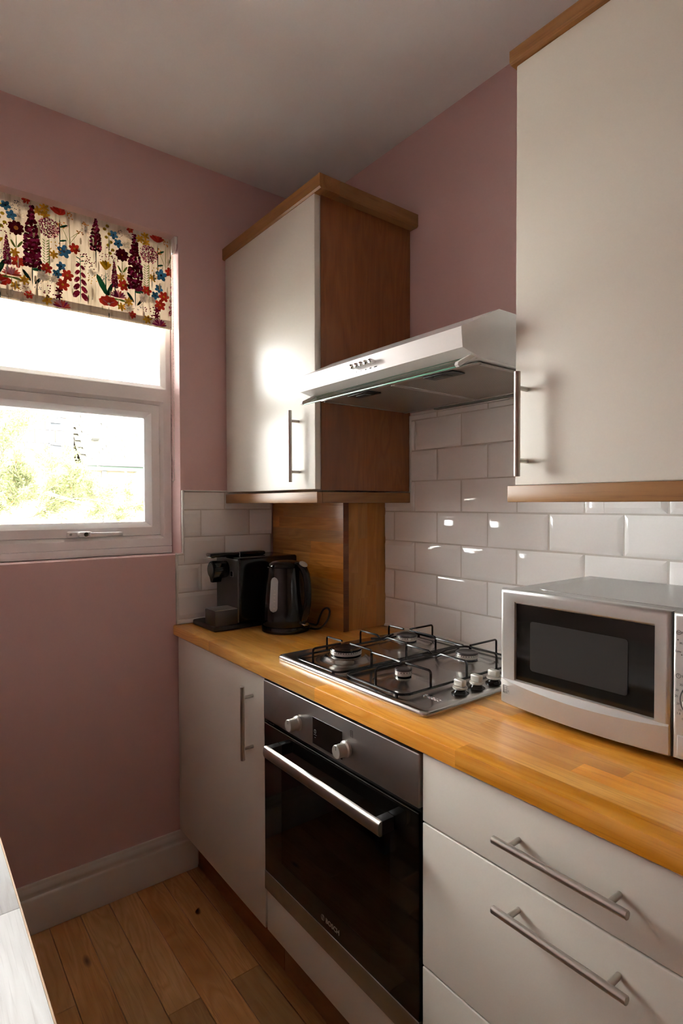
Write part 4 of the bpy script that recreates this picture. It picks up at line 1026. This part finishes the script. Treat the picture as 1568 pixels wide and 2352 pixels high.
# ================================================================== WHITEWASHED TABLE
tb = thing('side_table', 'whitewashed oak table top with bare oak edge standing opposite the oven', 'table', (1.0, -1.55, 0))
TZ = .760
for i in range(6):
    y1 = -1.2510 - i * .098; y0_ = y1 - .0974
    xs = [.30, 1.062 + .23 * ((i * 5) % 3) * (1 if i else 0), 1.78]
    for a, c in zip(xs[:-1], xs[1:]): obj('board', MB().bbox(a + .0003, c - .0003, y0_, y1, TZ - .022, TZ, .0006), WHITEWASH, tb)
obj('edge_strip', MB().bbox(.30, 1.78, -1.2509, -1.2482, TZ - .022, TZ - .0006, .0006), OAKEDGE, tb)
for x in (.34, 1.68):
    for y in (-1.32, -1.82): obj('leg', MB().bbox(x, x + .055, y, y + .055, .0006, TZ - .0222, .003), WHITEWASH, tb)
obj('apron', MB().box(.36, 1.72, -1.30, -1.282, TZ - .11, TZ - .0222), WHITEWASH, tb, smooth=False)
obj('apron', MB().box(.36, 1.72, -1.80, -1.782, TZ - .11, TZ - .0222), WHITEWASH, tb, smooth=False)

# ================================================================== OUTDOORS
gr = struct(obj('ground', MB().box(-45, 30, -40, 40, -.60, -.36), pmat('garden_ground', (.50, .48, .44), .95, var=.2), smooth=False))
HR = pmat('cream_render', (.205, .138, .085), .9, var=.04)
SLGREY = pmat('slate_cladding', (.045, .050, .058), .7, var=.08)
SLROOF = pmat('mossy_slate', (.066, .061, .048), .9, var=.5, spec=.2)
FRGREY = pmat('anthracite_frame', (.06, .065, .07), .5)
PANEW = pmat('house_window_glass', (.03, .032, .035), .05)
GREENF = pmat('green_fascia', (.06, .12, .07), .6)
GUT = pmat('dark_gutter', (.06, .06, .065), .5)
h1 = thing('house', 'grey slate clad house with dark framed windows and flat roof beyond the tree', 'house', (-20, -1, -.36))
obj('wall', MB().box(-24, -18.05, -7, 2.91, -.36, 5.50).box(-19.5, -18.05, 2.91, 3.115, -.36, 4.40), HR, h1, smooth=False)
obj('parapet', MB().box(-24, -17.95, -7, 2.64, 5.52, 5.76).box(-24, -17.85, -7, 2.70, 5.46, 5.54), pmat('lead_flashing', (.060, .066, .068), .6), h1, smooth=False)
cl = random.Random(2); z = 2.86; row = 0
while z < 5.4:
    y = -1.2 - (.29 if row % 2 else 0)
    while y < 2.90:
        a, c = max(y, -1.2), min(y + .57, 2.905)
        if c - a > .05: obj('cladding_panel', MB().bbox(-18.05, -18.01 + cl.uniform(-.006, .006), a + .006, c - .006, z + .006, z + .414, .004, 1), SLGREY, h1, smooth=False)
        y += .58
    z += .42; row += 1
def house_window(par, x, y0, y1, z0, z1):
    f = obj('window', MB().box(x, x + .07, y0, y0 + .07, z0, z1).box(x, x + .07, y1 - .07, y1, z0, z1).box(x, x + .07, y0 + .07, y1 - .07, z0, z0 + .08).box(x, x + .07, y0 + .07, y1 - .07, z1 - .07, z1).box(x, x + .12, y0 - .03, y1 + .03, z0 - .05, z0), FRGREY, par, smooth=False)
    obj('pane', MB().box(x, x + .02, y0 + .07, y1 - .07, z0 + .08, z1 - .07), PANEW, f, smooth=False)
house_window(h1, -18.0, .20, 1.84, 4.26, 5.30); house_window(h1, -18.0, 2.42, 2.70, 3.98, 4.80)
obj('drainpipe', MB().tube([(-17.9, 2.93, 5.4), (-17.9, 2.93, 3.95), (-17.9, 2.96, 3.75), (-17.9, 3.02, 3.55), (-17.9, 3.04, 3.40), (-17.9, 3.04, 2.40)], .05, 8).tube([(-17.95, 2.40, 3.28), (-17.95, 3.05, 3.24)], .05, 8).tube([(-17.93, 2.40, 5.4), (-17.93, 2.40, 3.28)], .025, 6), GUT, h1)
h2 = thing('slate_roofed_building', 'low building with mossy slate roof and green fascia beyond the tree', 'house', (-19, 5, -.36))
obj('wall', MB().box(-22, -17.15, 3.12, 9, -.36, 2.66), HR, h2, smooth=False)
ex, ez, rx, rz_ = -17.0, 2.70, -19.5, 4.66
rf = obj('roof', MB().prism([(ex, ez - .04), (rx, rz_ - .04), (-22.0, ez - .04), (-22.0, ez - .12), (rx, rz_ - .12), (ex, ez - .12)], 1, 3.12, 9.05), SLROOF, h2, smooth=False)
sd = Vector((rx - ex, 0, rz_ - ez)); SL = sd.length; sd.normalize(); sn = Vector((-sd.z, 0, sd.x)); sn = sn if sn.z > 0 else -sn
srnd = random.Random(6); smesh = None
nrow = 16; ex_ = SL / nrow
m_ = MB().box(-.02, ex_ * 1.25, -.146, .146, 0, .016)
for i in range(nrow):
    for j in range(12):
        yc = 3.28 + .15 * (i % 2) + .30 * j
        if smesh is None:
            o = obj('slate', m_, SLROOF, rf, smooth=False); smesh = o.data
        else:
            o = bpy.data.objects.new('slate', smesh); link(o, rf)
        P0 = Vector((ex, 0, ez - .03)) + sd * (i * ex_) + sn * .004
        M = Matrix((sd, Vector((0, 1, 0)), sd.cross(Vector((0, 1, 0))))).transposed()
        if (M @ Vector((0, 0, 1))).z < 0: M = Matrix((sd, Vector((0, -1, 0)), sd.cross(Vector((0, -1, 0))))).transposed()
        M4 = M.to_4x4() @ Matrix.Rotation(.045 + srnd.uniform(-.012, .012), 4, 'Y') @ Matrix.Rotation(srnd.uniform(-.012, .012), 4, 'Z')
        M4.translation = P0 + Vector((0, yc + srnd.uniform(-.008, .008), 0)) + sn * .03
        o.matrix_basis = M4
obj('gutter', MB().tube([(-16.95, 3.14, 2.62), (-16.95, 9.0, 2.62)], .07, 8), GUT, h2)
obj('fascia', MB().box(-17.12, -17.02, 3.14, 9.0, 2.42, 2.60), GREENF, h2, smooth=False)
obj('roof_vent', MB().prism([(-18.05, 3.60), (-17.75, 3.52), (-18.05, 3.42)], 1, 3.62, 3.86), pmat('pale_vent', (.12, .12, .11), .6), h2, smooth=False)
obj('door_post', MB().box(-17.14, -17.05, 3.72, 3.86, -.36, 2.40), GUT, h2, smooth=False)
BRK, nt, out = newmat('distant_brick')
b_ = nt.nodes.new('ShaderNodeBsdfPrincipled'); nt.links.new(b_.outputs[0], out.inputs[0]); setin(b_, 'Roughness', .9)
tc = objco(nt, (1, 1, 1), False); sp = nt.nodes.new('ShaderNodeSeparateXYZ'); nt.links.new(tc, sp.inputs[0]); cx = nt.nodes.new('ShaderNodeCombineXYZ')
nt.links.new(mth(nt, 'ADD', sp.outputs[0], sp.outputs[1]), cx.inputs[0]); nt.links.new(sp.outputs[2], cx.inputs[1])
bk = nt.nodes.new('ShaderNodeTexBrick'); nt.links.new(cx.outputs[0], bk.inputs['Vector'])
for k_, v_ in (('Scale', 1.), ('Mortar Size', .008), ('Brick Width', .225), ('Row Height', .075)): setin(bk, k_, v_)
bk.inputs['Color1'].default_value = (.16, .095, .05, 1); bk.inputs['Color2'].default_value = (.20, .13, .075, 1); bk.inputs['Mortar'].default_value = (.15, .12, .09, 1)
nt.links.new(bk.outputs[0], b_.inputs['Base Color'])
h3 = thing('outhouse', 'small brick outhouse with hipped slate roof behind the tree', 'outhouse', (-16, 5, -.36))
obj('wall', MB().box(-16.8, -15.1, 3.70, 6.4, -.36, 1.66), BRK, h3, smooth=False)
obj('roof', MB().add([(-15.0, 3.52, 1.76), (-15.0, 6.55, 1.76), (-16.95, 6.55, 1.76), (-16.95, 3.52, 1.76), (-15.95, 4.6, 2.42), (-15.95, 5.5, 2.42)], [(0, 1, 5, 4), (1, 2, 5), (2, 3, 4, 5), (3, 0, 4), (0, 3, 2, 1)]), SLROOF, h3, smooth=False)
obj('gutter', MB().box(-15.06, -14.98, 3.52, 6.55, 1.66, 1.76), GUT, h3, smooth=False)

# ---- tree just outside the window
LEAF, nt, out = newmat('olive_leaf')
gi = nt.nodes.new('ShaderNodeNewGeometry')
lc = ramp(nt, gi.outputs['Random Per Island'], [(.0, (.085, .105, .050)), (.45, (.145, .170, .080)), (.86, (.215, .225, .12)), (.98, (.24, .20, .09)), (.997, (.26, .10, .04))])
fabric(nt, out, lc, tr=.40)
BARK = pmat('grey_bark', (.10, .09, .065), .9, bumps=(30., .4))
tree = thing('tree', 'small leafed olive green tree growing just outside the window', 'tree', (-3.1, -1.75, -.36))
trd = random.Random(21)
obj('trunk', MB().tube(smoothpath([(-3.1, -1.75, -.36), (-3.08, -1.72, .4), (-3.1, -1.60, .95), (-3.12, -1.40, 1.36), (-3.1, -1.10, 1.50), (-3.05, -.78, 1.475), (-3.0, -.52, 1.455), (-3.0, -.33, 1.405), (-3.02, -.10, 1.33), (-3.05, .10, 1.26)], 3), [.055] * 3 + [.048] * 3 + [.042] * 3 + [.034] * 3 + [.024] * 3 + [.017] * 3 + [.014] * 3 + [.011] * 3 + [.008] * 3 + [.005], 8), BARK, tree)
tw = MB(); lf = MB()
def leaf(p, d, L):
    d = d.normalized(); s = d.cross(Vector((trd.uniform(-1, 1), trd.uniform(-1, 1), trd.uniform(-1, 1)))).normalized() * L * .17; nrm = d.cross(s).normalized() * L * .06
    lf.add([tuple(p), tuple(p + d * L * .5 + s + nrm), tuple(p + d * L), tuple(p + d * L * .5 - s + nrm)], [(0, 1, 2), (0, 2, 3)])
def twig(p, d, L, depth):
    n = 6; pts = [p]; q = p.copy(); dd = d.copy()
    for i in range(n):
        dd = (dd + Vector((trd.uniform(-.3, .3), trd.uniform(-.3, .3), trd.uniform(-.22, .28)))).normalized(); q = q + dd * (L / n); pts.append(q.copy())
        for _ in range(4 if depth < 2 else 5):
            o_ = Vector((trd.uniform(-1, 1), trd.uniform(-1, 1), trd.uniform(-1, 1)))
            leaf(q + o_ * .012, (dd + o_ * 1.1), trd.uniform(.016, .034))
        if depth < 2 and trd.random() < .75:
            twig(q, (dd + Vector((trd.uniform(-.9, .9), trd.uniform(-.9, .9), trd.uniform(-.5, .7)))).normalized(), L * trd.uniform(.4, .7), depth + 1)
    tw.tube([tuple(v_) for v_ in pts], [.0035 / (depth + 1)] * len(pts), 4)
starts = []
for i in range(78):
    y = trd.uniform(-1.9, .06); z = 1.40 - .10 * max(0, y + .5) + trd.uniform(-.16, .06)
    starts.append((Vector((-3.05 + trd.uniform(-.35, .35), y, z)), Vector((trd.uniform(-.4, .4), trd.uniform(-.3, .8), trd.uniform(-.1, .8))), trd.uniform(.18, .34)))
for i in range(14):
    y = trd.uniform(-1.5, -.66); starts.append((Vector((-3.05 + trd.uniform(-.3, .3), y, 1.55 + trd.uniform(0, .12))), Vector((trd.uniform(-.2, .2), trd.uniform(-.2, .35), 1)), trd.uniform(.34, .50)))
for p, d_, L in starts: twig(p, d_.normalized(), L, 0)
o = obj('twigs', tw, BARK, tree); o['kind'] = 'stuff'
o = obj('foliage', lf, LEAF, tree, smooth=False); o['kind'] = 'stuff'
